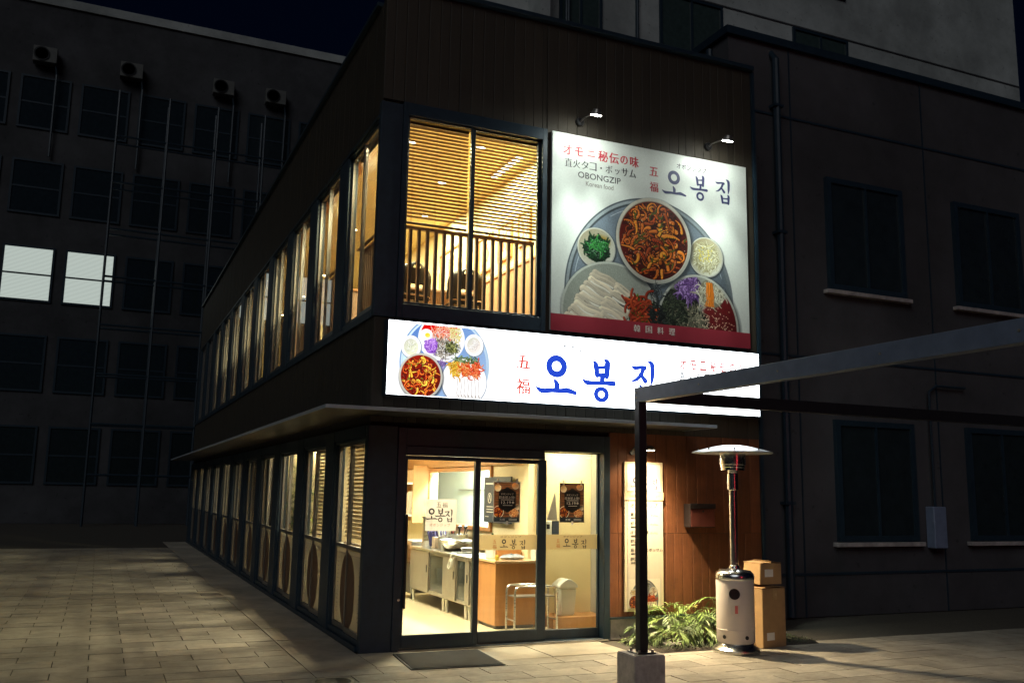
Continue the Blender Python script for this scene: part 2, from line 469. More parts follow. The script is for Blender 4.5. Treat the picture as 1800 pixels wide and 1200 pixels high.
SERIF = (0.018, -0.016)
GROW = 0.0
def ribbon(pts, ws, n=7):
    """brush stroke: outline polygon strip along pts with half-widths ws and round ends; unit space"""
    P = np.array(pts, float); ws = [w * 1.18 + GROW for w in ws]
    # Catmull-Rom refinement
    Q, W = [], []
    ws = list(ws)
    for i in range(len(P) - 1):
        p0, p1, p2, p3 = P[max(i - 1, 0)], P[i], P[i + 1], P[min(i + 2, len(P) - 1)]
        for t in np.linspace(0, 1, 5, endpoint=False):
            Q.append(0.5 * (2 * p1 + (p2 - p0) * t + (2 * p0 - 5 * p1 + 4 * p2 - p3) * t * t + (3 * p1 - p0 - 3 * p2 + p3) * t ** 3))
            W.append(ws[i] * (1 - t) + ws[i + 1] * t)
    Q.append(P[-1]); W.append(ws[-1])
    Q = np.array(Q)
    T = np.gradient(Q, axis=0); T /= np.linalg.norm(T, axis=1)[:, None] + 1e-9
    Nn = np.stack([-T[:, 1], T[:, 0]], 1)
    W = np.array(W)[:, None]
    A, B = Q + Nn * W, Q - Nn * W
    m = len(Q)
    V = np.concatenate([A, B])
    F = [(i, m + i, m + i + 1, i + 1) for i in range(m - 1)]
    # caps
    def cap(c, t, w, ia, ib, sgn):
        nonlocal V, F
        ang = np.linspace(-math.pi / 2, math.pi / 2, n)[1:-1]
        nn = np.array([-t[1], t[0]])
        pts_ = [c + w * (math.cos(a) * t * sgn + math.sin(a) * nn) for a in ang]
        k = len(V); V = np.concatenate([V, np.array(pts_)])
        loop = [ib] + list(range(k, k + len(ang))) + [ia]
        F.append(tuple(loop) if sgn > 0 else tuple(reversed(loop)))
    cap(Q[0], T[0], W[0, 0], 0, m, -1)
    cap(Q[-1], T[-1], W[-1, 0], m - 1, 2 * m - 1, 1)
    return V, F

def ring(c, r, w, sx=1.0, n=40):
    w = w + GROW
    a = np.linspace(0, 2 * math.pi, n, endpoint=False)
    d = np.stack([np.cos(a) * sx, np.sin(a)], 1)
    V = np.concatenate([np.array(c) + d * (r + w), np.array(c) + d * (r - w)])
    F = [(i, (i + 1) % n, n + (i + 1) % n, n + i) for i in range(n)]
    return V, F

# the three brush-written syllables, in units where a syllable is about 1 high
def syllable_o():
    return [ring((0.02, 0.255), 0.200, 0.066),
            ribbon([(-0.02, -0.10), (0.03, -0.20), (0.025, -0.32)], [0.02, 0.052, 0.045]),
            ribbon([(-0.50, -0.295), (-0.36, -0.365), (-0.1, -0.345), (0.12, -0.345), (0.30, -0.325), (0.52, -0.375)],
                   [0.008, 0.045, 0.036, 0.036, 0.05, 0.030])]
def syllable_bong():
    return [ribbon([(-0.155, 0.455), (-0.105, 0.375), (-0.07, 0.13)], [0.012, 0.045, 0.04]),
            ribbon([(0.13, 0.505), (0.185, 0.44), (0.165, 0.12)], [0.02, 0.05, 0.042]),
            ribbon([(-0.09, 0.31), (0.02, 0.325), (0.16, 0.345)], [0.026, 0.022, 0.03]),
            ribbon([(-0.07, 0.13), (0.04, 0.145), (0.16, 0.15)], [0.03, 0.026, 0.034]),
            ribbon([(0.055, 0.145), (0.055, 0.06), (0.04, -0.04)], [0.034, 0.04, 0.036]),
            ribbon([(-0.42, -0.005), (-0.30, -0.065), (-0.05, -0.055), (0.17, -0.045), (0.33, -0.045)], [0.008, 0.04, 0.032, 0.035, 0.048]),
            ring((0.035, -0.325), 0.135, 0.042)]
def syllable_jip():
    return [ribbon([(-0.30, 0.285), (-0.22, 0.255), (-0.02, 0.285), (0.06, 0.27)], [0.01, 0.035, 0.026, 0.04]),
            ribbon([(0.02, 0.26), (-0.05, 0.10), (-0.18, -0.03), (-0.30, -0.075)], [0.04, 0.035, 0.026, 0.008]),
            ribbon([(-0.08, 0.10), (0.0, 0.03), (0.07, -0.055)], [0.02, 0.035, 0.045]),
            ribbon([(0.17, 0.43), (0.27, 0.36), (0.275, 0.08), (0.25, -0.10)], [0.012, 0.048, 0.042, 0.012]),
            ribbon([(-0.09, -0.19), (-0.045, -0.25), (-0.01, -0.47)], [0.012, 0.042, 0.034]),
            ribbon([(0.22, -0.16), (0.265, -0.22), (0.25, -0.48)], [0.015, 0.045, 0.036]),
            ribbon([(-0.03, -0.305), (0.10, -0.305), (0.25, -0.295)], [0.022, 0.02, 0.026]),
            ribbon([(-0.01, -0.46), (0.10, -0.455), (0.25, -0.455)], [0.03, 0.026, 0.032])]

class Print:
    """Flat lettering on a plane that faces -Y (or any frame given by origin, u, v)."""
    def __init__(s, y, o=(0, 0), axes=None):
        s.V, s.F, s.y, s.k, s.axes = [], [], y, 0, axes
    def put(s, V, F):
        n = len(s.V)
        d = s.y - 0.00025 * (s.k % 9); s.k += 1
        if s.axes is None:
            s.V += [(float(p[0]), d, float(p[1])) for p in V]
        else:                      # faces -X: u runs along -Y
            s.V += [(d, float(-p[0]), float(p[1])) for p in V]
        s.F += [tuple(i + n for i in f) for f in F]
    def text(s, body, x0, x1, z0, z1, weight=0.0, mincho=None):
        V, F = glyphs(body, weight, mincho)
        s.put(np.array([x0, z0]) + V * np.array([x1 - x0, z1 - z0]), F)
        return s
    def brush(s, strokes, c, h, sx=1.0):
        for V, F in strokes:
            s.put(np.array(c) + V * np.array([h * sx, h]), F)
        return s
    def rect(s, x0, x1, z0, z1):
        s.put(np.array([(x0, z0), (x1, z0), (x1, z1), (x0, z1)]), [(0, 1, 2, 3)])
        return s
    def logo(s, x0, x1, zc, h):
        w = x1 - x0
        s.brush(syllable_o(), (x0 + w * 0.16, zc + h * .05), h * .9)
        s.brush(syllable_bong(), (x0 + w * 0.52, zc), h)
        s.brush(syllable_jip(), (x0 + w * 0.87, zc), h)
        return s
    def build(s, name, m, parent):
        base = wl(parent)
        me = raw_mesh(name, [(p[0] - base.x, p[1] - base.y, p[2] - base.z) for p in s.V], s.F, m)
        o = bpy.data.objects.new(name, me)
        link(o, parent, base)
        return o

# ------------------------------------------------------------------ printed pictures (painted here, pixel by pixel)
class Canvas:
    def __init__(s, w, h, c):
        s.w, s.h = w, h
        s.a = np.empty((h, w, 3), np.float32); s.a[:] = c
    def _win(s, x0, y0, x1, y1):
        x0, y0 = max(int(x0), 0), max(int(y0), 0); x1, y1 = min(int(x1) + 1, s.w), min(int(y1) + 1, s.h)
        if x1 <= x0 or y1 <= y0: return None
        yy, xx = np.mgrid[y0:y1, x0:x1].astype(np.float32)
        return (slice(y0, y1), slice(x0, x1)), xx + .5, yy + .5
    def ellipse(s, cx, cy, rx, ry, c, c2=None, ang=0.0, soft=1.2, clip=None, alpha=1.0):
        m = max(rx, ry) + 3
        q = s._win(cx - m, cy - m, cx + m, cy + m)
        if q is None: return
        sl, xx, yy = q
        dx, dy = xx - cx, yy - cy
        ca, sa = math.cos(ang), math.sin(ang)
        u, v = (dx * ca + dy * sa) / rx, (-dx * sa + dy * ca) / ry
        r = np.sqrt(u * u + v * v)
        al = np.clip((1 - r) * min(rx, ry) / soft + .5, 0, 1)[..., None] * alpha
        if clip is not None: al = al * clip[sl][..., None]
        cc = np.array(c, np.float32)
        if c2 is not None:
            t = np.clip(0.5 + 0.5 * (0.6 * u + 0.8 * v), 0, 1)[..., None]
            cc = cc * (1 - t) + np.array(c2, np.float32) * t
        s.a[sl] = s.a[sl] * (1 - al) + cc * al
    def stroke(s, pts, w0, w1, c, shade=0.6, hi=0.35, clip=None):
        P = np.array(pts, np.float32); m = max(w0, w1) + 2
        q = s._win(P[:, 0].min() - m, P[:, 1].min() - m, P[:, 0].max() + m, P[:, 1].max() + m)
        if q is None: return
        sl, xx, yy = q
        best = np.full(xx.shape, 9.0, np.float32); sgn = np.zeros_like(best); wid = np.full_like(best, w0)
        n = len(P) - 1
        for i in range(n):
            a, b = P[i], P[i + 1]; d = b - a; L2 = float(d @ d) + 1e-6
            t = np.clip(((xx - a[0]) * d[0] + (yy - a[1]) * d[1]) / L2, 0, 1)
            px, py = xx - a[0] - t * d[0], yy - a[1] - t * d[1]
            w = w0 + (w1 - w0) * (i + t) / n
            r = np.sqrt(px * px + py * py) / np.maximum(w, .3)
            k = r < best
            best = np.where(k, r, best); sgn = np.where(k, -(0.5 * px + 0.85 * py) / np.maximum(w, .3), sgn); wid = np.where(k, w, wid)
        al = np.clip((1 - best) * wid + .5, 0, 1)[..., None]
        if clip is not None: al = al * clip[sl][..., None]
        lum = (1 - shade) + shade * np.sqrt(np.clip(1 - best * best, 0, 1)) + 0.25 * sgn
        cc = np.array(c, np.float32) * lum[..., None]
        cc = cc + hi * np.clip(1 - np.abs(sgn - .45) * 3.2, 0, 1)[..., None]
        s.a[sl] = s.a[sl] * (1 - al) + np.clip(cc, 0, 1) * al
    def mask(s, cx, cy, rx, ry):
        yy, xx = np.mgrid[0:s.h, 0:s.w].astype(np.float32)
        r = np.sqrt(((xx - cx) / rx) ** 2 + ((yy - cy) / ry) ** 2)
        return np.clip((1 - r) * min(rx, ry) / 1.5 + .5, 0, 1)
    def image(s, name):
        im = bpy.data.images.new(name, s.w, s.h)
        g = rng.normal(0, 1, (s.h, s.w)).astype(np.float32)
        g2 = np.repeat(np.repeat(rng.normal(0, 1, (s.h // 4 + 1, s.w // 4 + 1)), 4, 0), 4, 1)[:s.h, :s.w].astype(np.float32)
        s.a *= (1 + (.05 * g + .06 * g2) * (1.05 - s.a.max(2)))[..., None]
        px = np.ones((s.h, s.w, 4), np.float32)
        px[..., :3] = np.clip(s.a, 0, 1)[::-1]
        im.pixels.foreach_set(px.ravel()); im.update(); im.pack()
        return im

def wob(x, y, a, L, curl, n=6):
    p = [(x, y)]
    for _ in range(n):
        x += math.cos(a) * L / n; y += math.sin(a) * L / n; a += curl / n + rng.normal(0, .12)
        p.append((x, y))
    return p
def inside(cx, cy, rx, ry, k=0.9):
    a, r = rng.uniform(0, 6.283), math.sqrt(rng.uniform(0, 1)) * k
    return cx + rx * r * math.cos(a), cy + ry * r * math.sin(a)

def bowl_rim(cv, cx, cy, rx, ry, rim=(.80, .80, .75), inner=(.62, .60, .54), w=None):
    w = w or rx * .06
    cv.ellipse(cx + rx * .03, cy + ry * .05, rx * 1.04, ry * 1.04, (.12, .13, .14), alpha=.6, soft=rx * .08)
    cv.ellipse(cx, cy, rx, ry, rim, (.70, .70, .66))
    cv.ellipse(cx, cy, rx - w, ry - w, inner, rim)
def octopus(cv, cx, cy, rx, ry, bright=1.0, n=130):
    b = bright
    bowl_rim(cv, cx, cy, rx, ry, (.82, .80, .74), (.6, .55, .48), rx * .07)
    cv.ellipse(cx, cy, rx * .91, ry * .91, (.36 * b, .07 * b, .04 * b), (.25 * b, .05 * b, .03 * b))
    cl = cv.mask(cx, cy, rx * .89, ry * .89)
    sc = rx / 160
    for i in range(int(n * 1.5)):
        x, y = inside(cx, cy, rx, ry, .86); a = rng.uniform(0, 6.28)
        cv.stroke(wob(x, y, a, 22 * sc, rng.normal(0, 1)), 6 * sc, 2 * sc, (.22 * b, .05 * b, .03 * b), .6, .12, cl)
    for i in range(n):
        x, y = inside(cx, cy, rx, ry, .80); a = rng.uniform(0, 6.28)
        t = rng.uniform(0, 1)
        c = (np.array((.52, .18, .06)) * (1 - t) + np.array((.95, .54, .17)) * t) * b
        L = rng.uniform(34, 80) * sc; p = wob(x, y, a, L, rng.normal(0, 2.6), 9); w = rng.uniform(5, 10) * sc
        cv.stroke(p, w * 1.25, w * .4 + 1, tuple(np.array((.16, .03, .02)) * b), .2, 0, cl)
        cv.stroke(p, w, w * .3, tuple(c), .75, .16, cl)
        if i % 2 == 0:
            for q in p[:-2]:
                cv.ellipse(q[0] + rng.normal(0, w * .3), q[1] + w * .35, w * .28, w * .22, tuple(np.clip(c * 1.45, 0, 1)), clip=cl, soft=1)
    for i in range(int(n * .5)):
        x, y = inside(cx, cy, rx, ry, .84)
        cv.ellipse(x, y, rng.uniform(1, 2.4) * sc, rng.uniform(1, 2) * sc, (1, .9, .78), clip=cl, alpha=.85)
    for i in range(int(n * .2)):
        x, y = inside(cx, cy, rx, ry, .84)
        cv.stroke(wob(x, y, rng.uniform(0, 6), 20 * sc, 1), 4 * sc, 2 * sc, (.30 * b, .32 * b, .10 * b), .5, .15, cl)
def heap(cv, cx, cy, rx, ry, c0, c1, n, L, w, shade=.6, hi=.15, clip=None, base=None):
    if base is not None: cv.ellipse(cx, cy, rx, ry, base, clip=clip, soft=6)
    for i in range(n):
        x, y = inside(cx, cy, rx, ry, .92); t = rng.uniform(0, 1) ** 1.3
        c = np.array(c0) * (1 - t) + np.array(c1) * t
        cv.stroke(wob(x, y, rng.uniform(0, 6.28), L * rng.uniform(.6, 1.4), rng.normal(0, 2.4), 7), w, w * .6, tuple(c), shade, hi, clip)
def pork(cv, x, y, rows, dx, dy, L, sc, bright=1.0, clip=None):
    """overlapping slices of boiled pork: pale meat, paler fat rim along the near edge, thin dark gap under each"""
    for j in range(rows):
        for i in range(2):
            l = L * .60 * rng.uniform(.85, 1.15)
            px, py = x + j * dx + i * L * .60 + rng.normal(0, 5), y + j * dy + i * L * .25 + rng.normal(0, 3)
            ph, am = rng.uniform(0, 6), rng.uniform(2, 5) * sc
            p = [(px + l * t, py + L * .25 * t + am * math.sin(t * 6 + ph)) for t in np.linspace(0, 1, 8)]
            w = rng.uniform(12, 15) * sc
            meat = np.array((.84, .79, .70)) * bright * rng.uniform(.88, 1.08)
            cv.stroke([(a - 1, b + 3.5 * sc) for a, b in p], w, w * .8, tuple(np.array((.20, .17, .13)) * bright), .1, 0, clip)
            cv.stroke(p, w, w * .8, tuple(meat), .10, 0, clip)
            cv.stroke([(a, b + w * .66) for a, b in p], w * .30, w * .25, tuple(np.array((.93, .91, .86)) * bright), .15, 0, clip)
            for q in range(3):
                o = rng.uniform(-.55, .35) * w; k = int(rng.integers(0, 4))
                cv.stroke([(a, b + o) for a, b in p[k:k + 4]], 1.3 * sc, .8 * sc, tuple(meat * rng.uniform(.74, 1.16)), 0, 0, clip)

def billboard_print():
    S = 300.0; X0, Z1 = 2.04, 5.80
    W, H = int(2.79 * S), int(2.18 * S)
    def P(x, z): return (x - X0) * S, (Z1 - z) * S
    white = (.875, .895, .87)
    cv = Canvas(W, H, white)
    tx, ty = P(3.40, 3.93)
    rx, ry = 1.19 * S, 1.235 * S
    cv.ellipse(tx, ty, rx, ry, (.30, .33, .36), (.52, .55, .57))
    cv.ellipse(tx, ty, rx * .985, ry * .985, (.62, .66, .68), (.34, .37, .39))
    cv.ellipse(tx, ty, rx * .955, ry * .955, (.26, .29, .31), (.44, .48, .50))
    cv.ellipse(tx, ty, rx * .935, ry * .935, (.47, .52, .57), (.30, .33, .36))
    tray = cv.mask(tx, ty, rx * .93, ry * .93)
    for i in range(60):
        a = rng.uniform(0, 6.28)
        cv.stroke([(tx + rx * .9 * math.cos(a + k * .03), ty + ry * .9 * math.sin(a + k * .03)) for k in range(6)], 1.4, .8, (.7, .74, .77), 0, .1, tray)
    cv.stroke([P(2.62, 4.80), P(2.76, 4.90), P(2.86, 5.00)], 9, 4, (.72, .76, .79), .1, .1, tray)
    cv.stroke([P(4.05, 4.92), P(4.20, 4.82)], 10, 4, (.66, .71, .76), .1, .1, tray)
    # side dish of greens
    cx, cy = P(2.632, 4.455)
    bowl_rim(cv, cx, cy, .256 * S, .247 * S, (.82, .82, .77), (.60, .57, .47))
    cl = cv.mask(cx, cy, .225 * S, .215 * S)
    cv.ellipse(cx + 20, cy - 28, 34, 20, (.62, .52, .25), clip=cl, soft=14)
    for k in range(9):
        cv.ellipse(cx + 3 + 22 * math.cos(k * .7), cy + 4 + 22 * math.sin(k * .7), 27, 25, (.025, .08, .05), clip=cl, soft=5)
    heap(cv, cx + 3, cy + 4, 44, 42, (.03, .13, .07), (.09, .32, .15), 190, 26, 4.2, .6, .12, cl)
    heap(cv, cx + 12, cy - 12, 28, 26, (.10, .40, .17), (.26, .62, .28), 40, 30, 3.2, .6, .15, cl)
    for i in range(40):
        x, y = inside(cx, cy, 44, 42); cv.ellipse(x, y, 1.4, 1.1, (.85, .92, .85), clip=cl, alpha=.8)
    # bean sprouts
    cx, cy = P(4.190, 4.53)
    bowl_rim(cv, cx, cy, .256 * S, .255 * S, (.84, .84, .78), (.62, .58, .44))
    cl = cv.mask(cx, cy, .225 * S, .222 * S)
    cv.ellipse(cx, cy + 3, 56, 54, (.56, .53, .38), clip=cl, soft=8)
    heap(cv, cx, cy + 3, 50, 48, (.70, .67, .48), (.96, .95, .84), 210, 40, 2.3, .5, .1, cl)
    for i in range(24):
        x, y = inside(cx, cy - 8, 40, 36); cv.ellipse(x, y, 4, 2.6, (.84, .78, .36), clip=cl, ang=rng.uniform(0, 3))
    # plate of sliced pork with radish salad
    cx, cy = P(2.83, 3.70)
    bowl_rim(cv, cx, cy, .66 * S, .61 * S, (.74, .76, .72), (.56, .58, .54), 8)
    cl = cv.mask(cx, cy, .63 * S, .58 * S)
    pork(cv, *P(2.62, 4.16), 13, -9.0, 13.5, 150, 1.0, 1.0, cl)
    # noodle plate
    cx, cy = P(4.06, 3.63)
    bowl_rim(cv, cx, cy, .60 * S, .66 * S, (.74, .75, .71), (.55, .56, .52), 8)
    cl = cv.mask(cx, cy, .57 * S, .63 * S)
    sx, sy = P(4.42, 3.66)
    cv.ellipse(sx, sy, 100, 110, (.44, .10, .11), (.32, .05, .07), clip=cl, soft=16)
    heap(cv, *P(3.80, 3.90), 80, 60, (.06, .08, .06), (.24, .27, .20), 170, 32, 4, .6, .22, cl, (.07, .08, .07))
    heap(cv, *P(3.86, 3.68), 105, 60, (.30, .30, .24), (.62, .60, .50), 230, 46, 2.4, .55, .12, cl, (.16, .16, .13))
    heap(cv, *P(3.70, 3.78), 60, 55, (.07, .10, .07), (.30, .34, .24), 110, 28, 3.6, .6, .25, cl)
    heap(cv, *P(3.935, 4.115), 56, 50, (.34, .20, .46), (.72, .58, .84), 110, 30, 4, .55, .12, cl, (.24, .14, .34))
    heap(cv, *P(4.26, 4.07), 58, 54, (.68, .66, .56), (.92, .90, .82), 90, 36, 2.6, .5, .1, cl, (.50, .48, .40))
    for i in range(28):
        x, y = P(4.23, 4.20); x += rng.normal(0, 5)
        cv.stroke([(x, y), (x + rng.normal(4, 5), y + 42), (x + rng.normal(2, 7), y + 88)], 3, 1.4, (.92, .50, .12), .5, .12, cl)
    for i in range(170):
        x, y = P(4.28, 3.70); x += rng.normal(0, 48); y += rng.normal(14, 36)
        cv.ellipse(x, y, 2.6, 1.7, (.92, .82, .70), ang=rng.uniform(0, 3), clip=cl)
    # big octopus bowl over all
    cx, cy = P(3.43, 4.645)
    octopus(cv, cx, cy, .535 * S, .535 * S, 1.12, 125)
    # shredded roots between the plates, salad on the pork plate
    heap(cv, *P(3.46, 3.99), 36, 26, (.10, .12, .13), (.50, .53, .52), 40, 34, 1.8, .4, .1, None)
    heap(cv, *P(3.30, 3.74), 66, 44, (.06, .09, .06), (.14, .28, .10), 60, 30, 6, .6, .1)
    heap(cv, *P(3.22, 3.80), 26, 26, (.14, .30, .08), (.46, .58, .20), 22, 26, 5, .5, .1)
    heap(cv, *P(3.24, 3.73), 52, 48, (.60, .16, .07), (.88, .36, .17), 74, 56, 7.5, .65, .16)
    for i in range(22):
        x, y = inside(*P(3.24, 3.73), 44, 40); cv.ellipse(x, y, 3, 2, (.16, .40, .12), ang=rng.uniform(0, 3))
    heap(cv, *P(3.47, 3.72), 34, 46, (.05, .07, .07), (.20, .24, .22), 60, 26, 4, .6, .2)
    return cv.image('billboard_print'), (X0, X0 + W / S, Z1 - H / S, Z1)

def platter_print():
    S = 480.0; X0, X1, Z0, Z1 = 0.22, 1.30, 2.58, 3.34
    W, H = int((X1 - X0) * S), int((Z1 - Z0) * S)
    def P(x, z): return (x - X0) * S, (Z1 - z) * S
    cv = Canvas(W, H, (1, 1, 1))
    tx, ty = P(.762, 2.93)
    cv.ellipse(tx, ty, .505 * S, .53 * S, (.50, .64, .80), (.72, .80, .86))
    cv.ellipse(tx, ty, .490 * S, .515 * S, (.84, .92, .98), (.62, .72, .82))
    cv.ellipse(tx, ty, .470 * S, .495 * S, (.36, .52, .78), (.62, .72, .84))
    tray = cv.mask(tx, ty, .47 * S, .495 * S)
    cv.ellipse(*P(.31, 2.95), 30, 60, (.80, .92, .98), clip=tray, soft=10)
    # noodle plate at the top
    cx, cy = P(.715, 3.20)
    cv.ellipse(cx, cy, .262 * S, .25 * S, (1, 1, 1), (.93, .93, .95)); cl = cv.mask(cx, cy, .245 * S, .235 * S)
    cv.ellipse(cx - 10, cy - 58, 108, 52, (.88, .05, .06), (.80, .12, .10), clip=cl, soft=8)
    heap(cv, cx + 8, cy - 22, 78, 50, (.95, .45, .25), (1, .9, .86), 150, 26, 2.2, .35, .2, cl)
    heap(cv, cx + 4, cy + 46, 64, 54, (.32, .28, .24), (.95, .92, .85), 150, 30, 2.4, .5, .25, cl)
    heap(cv, cx - 56, cy + 40, 34, 40, (.46, .20, .72), (.88, .70, 1), 60, 20, 3, .4, .2, cl, (.62, .40, .82))
    heap(cv, cx + 52, cy + 42, 44, 30, (.14, .17, .08), (.72, .72, .40), 80, 20, 3, .5, .3, cl)
    cv.ellipse(cx - 82, cy - 16, 32, 28, (1, 1, 1)); cv.ellipse(cx - 76, cy - 12, 14, 12, (1, .80, .14), (1, .9, .45))
    heap(cv, cx + 74, cy - 26, 34, 44, (.84, .76, .42), (1, .98, .82), 60, 26, 2.6, .4, .2, cl)
    # two small bowls
    for (bx, bz, c) in ((.378, 3.09, (.93, .95, .80)), (1.085, 3.16, (.95, .90, .88))):
        cx, cy = P(bx, bz)
        cv.ellipse(cx + 2, cy + 3, .115 * S, .125 * S, (.55, .60, .66)); cv.ellipse(cx, cy, .108 * S, .118 * S, (1, 1, 1))
        cv.ellipse(cx, cy + 2, .080 * S, .088 * S, (.80, .80, .74), c)
        heap(cv, cx, cy + 4, 26, 28, tuple(np.array(c) * .9), (1, 1, .97), 30, 20, 2.4, .35, .2, cv.mask(cx, cy, .078 * S, .086 * S))
    heap(cv, *P(.72, 2.93), 24, 26, (.30, .20, .44), (.75, .62, .86), 26, 22, 2.4, .4, .2)
    # pork plate
    cx, cy = P(.985, 2.76)
    cv.ellipse(cx - 2, cy + 2, .265 * S, .262 * S, (.48, .54, .62)); cv.ellipse(cx, cy, .255 * S, .252 * S, (1, 1, 1), (.97, .97, .97)); cl = cv.mask(cx, cy, .25 * S, .25 * S)
    for k, (ox, c0, c1) in enumerate(((-52, (.80, .52, .05), (1, .86, .35)), (4, (.86, .26, .08), (1, .70, .38)), (58, (.84, .20, .07), (1, .60, .36)))):
        heap(cv, cx + ox, cy - 66 + k * 4, 30, 44, c0, c1, 60, 30, 4, .55, .25)
    heap(cv, cx + 10, cy - 112, 80, 14, (.16, .24, .10), (.55, .66, .42), 60, 18, 3, .5, .3)
    for j in range(7):
        x = cx - 40 + j * 19
        cv.stroke([(x, cy - 14), (x + 6, cy + 30), (x - 4 + j * 2, cy + 70), (x + 4, cy + 116)], 1.6, 1.2, (.72, .68, .66), .1, 0, cl)
        cv.stroke([(x + 6, cy + 70), (x + 14, cy + 92), (x + 4, cy + 118)], 2.4, 1.4, (.60, .55, .52), .1, 0, cl)
    # octopus bowl
    cx, cy = P(.497, 2.785)
    octopus(cv, cx, cy, .240 * S, .243 * S, 1.7, 60)
    return cv.image('platter_print'), (X0, X1, Z0, Z1)

def menu_print():
    cv = Canvas(220, 170, (.86, .82, .74))
    cv.ellipse(110, 122, 98, 118, (.30, .30, .32), (.46, .46, .46)); cv.ellipse(110, 122, 91, 110, (.55, .56, .57), (.30, .30, .32))
    bowl_rim(cv, 34, 84, 26, 27, (.85, .80, .74)); heap(cv, 34, 84, 17, 17, (.62, .50, .34), (.86, .76, .56), 30, 14, 2)
    bowl_rim(cv, 172, 76, 28, 28, (.85, .80, .74)); heap(cv, 172, 76, 18, 18, (.50, .40, .30), (.86, .74, .62), 30, 14, 2)
    heap(cv, 102, 40, 40, 26, (.14, .14, .10), (.70, .66, .56), 60, 24, 2.5)
    octopus(cv, 42, 138, 46, 46, 1.05, 46)
    heap(cv, 152, 122, 46, 24, (.52, .14, .05), (.82, .36, .16), 70, 22, 4, .6, .15)
    cl = cv.mask(150, 150, 66, 40)
    for j in range(8): cv.stroke([(106 + j * 12, 140), (112 + j * 12, 168)], 5, 4, (.88, .82, .72), .4, .1, cl)
    return cv.image('menu_print')

def poster_print():
    cv = Canvas(180, 256, (.24, .14, .09))
    for i in range(70):
        y = rng.uniform(0, 256)
        cv.stroke([(0, y), (60, y + rng.normal(0, 3)), (180, y + rng.normal(0, 4))], 2.5, 2.5, tuple(np.array((.30, .18, .11)) * rng.uniform(.7, 1.3)), .3, .02)
    bowl_rim(cv, 24, 36, 24, 22, (.70, .62, .50), (.50, .36, .22)); bowl_rim(cv, 150, 20, 26, 22, (.40, .32, .26), (.62, .36, .18))
    octopus(cv, 30, 192, 38, 40, .9, 40)
    bowl_rim(cv, 140, 198, 34, 32, (.62, .52, .42), (.50, .30, .18)); heap(cv, 140, 198, 26, 24, (.50, .26, .12), (.86, .66, .44), 50, 20, 4)
    bowl_rim(cv, 168, 160, 18, 18, (.78, .70, .60), (.10, .07, .05))
    yy, xx = np.mgrid[0:256, 0:180]
    hexm = (np.abs(xx - 92) < 62) & (np.abs(xx - 92) * .55 + np.abs(yy - 112) < 84)
    cv.a[hexm] = (.055, .045, .045)
    cv.a[226:, :] = (.12, .14, .16)
    return cv.image('poster_print')

def uv_panel(name, x0, x1, z0, z1, y, m, parent, cut=None):
    """flat print facing -Y, the picture spread over it"""
    base = wl(parent)
    me = raw_mesh(name, [(x0 - base.x, y - base.y, z0 - base.z), (x1 - base.x, y - base.y, z0 - base.z), (x1 - base.x, y - base.y, z1 - base.z), (x0 - base.x, y - base.y, z1 - base.z)], [(0, 1, 2, 3)], m)
    uv = me.uv_layers.new(name='uv')
    for i, c in enumerate(((0, 0), (1, 0), (1, 1), (0, 1))): uv.data[i].uv = c
    o = bpy.data.objects.new(name, me)
    return link(o, parent, base)

# ================================================================== GROUND
pavement = MB().box(-40, 40, -14, 60, -0.20, -0.012).build('pavement', SAND)
props(pavement, kind='structure')
unit_paver = chamfer_box_mesh('paver', PAVER)
def slab_mesh(name, m, b=0.006):
    me = bpy.data.meshes.new(name)
    bm = bmesh.new(); bmesh.ops.create_cube(bm, size=1.0)
    for v in bm.verts: v.co += Vector((.5, .5, .5))
    bm.to_mesh(me); bm.free(); me.materials.append(m)
    return me
unit_paver = slab_mesh('paver', PAVER)
unit_step = slab_mesh('step_slab', STEP)
J = 0.005
def paver(x, y, w, d, me=unit_paver, name='paver'):
    z = rng.uniform(-0.0025, 0.0015)
    piece(name, me, pavement, (x + J, y + J, -0.030), (w - 2 * J, d - 2 * J, 0.030 + z))
far_pavers = MB()
def far(x, y, w, d): far_pavers.box(x + J, x + w - J, y + J, y + d - J, -0.03, rng.uniform(-0.0025, 0.0015))
XL = -0.655
for i in range(12):                                    # rows in front of the building
    y = -0.75 - 0.3 * (i + 1)
    sh = 0.3 if i % 2 else 0.0
    k = -8
    while True:
        x = XL - sh + 0.6 * k
        k += 1
        if x > 9: break
        near = -2.0 < x < 4.6 and i < 9
        if x + .6 > 2.9 and x < 5.0 and y > -0.94: continue
        (paver if near else far)(x, y, 0.6, 0.3)
for i in range(60):                                    # along the side wall
    y = -0.75 + 0.3 * i
    for k in range(12):
        x = XL - 0.6 * (k + 1) - (0.3 if i % 2 else 0)
        w = 0.6
        if k == 0 and i % 2: far(XL - .3, y, .3, .3)
        (paver if (k < 2 and i < 26) else far)(x, y, w, 0.3)
for k in range(22):                                    # smooth strip beside the side wall
    paver(XL, 0.15 + 0.9 * k, -XL - 0.03, 0.9, unit_step, 'step_slab')
for x, w in ((XL, .62), (XL + .62, .9), (XL + 1.52, .9), (XL + 2.42, .9)):   # strip before the entrance
    paver(x, -0.75, min(w, 2.9 - x), 0.9 if x < -0.1 else 0.75, unit_step, 'step_slab')
o = far_pavers.build('far_paver', PAVER, pavement); o['kind'] = 'stuff'

# ================================================================== RESTAURANT
bld = thing('restaurant_building', (0, 0, 0), 'two storey corner restaurant in dark wood cladding with lit windows and a glass entrance', 'restaurant')
D = 19.88        # depth of the building
BAYS = 11
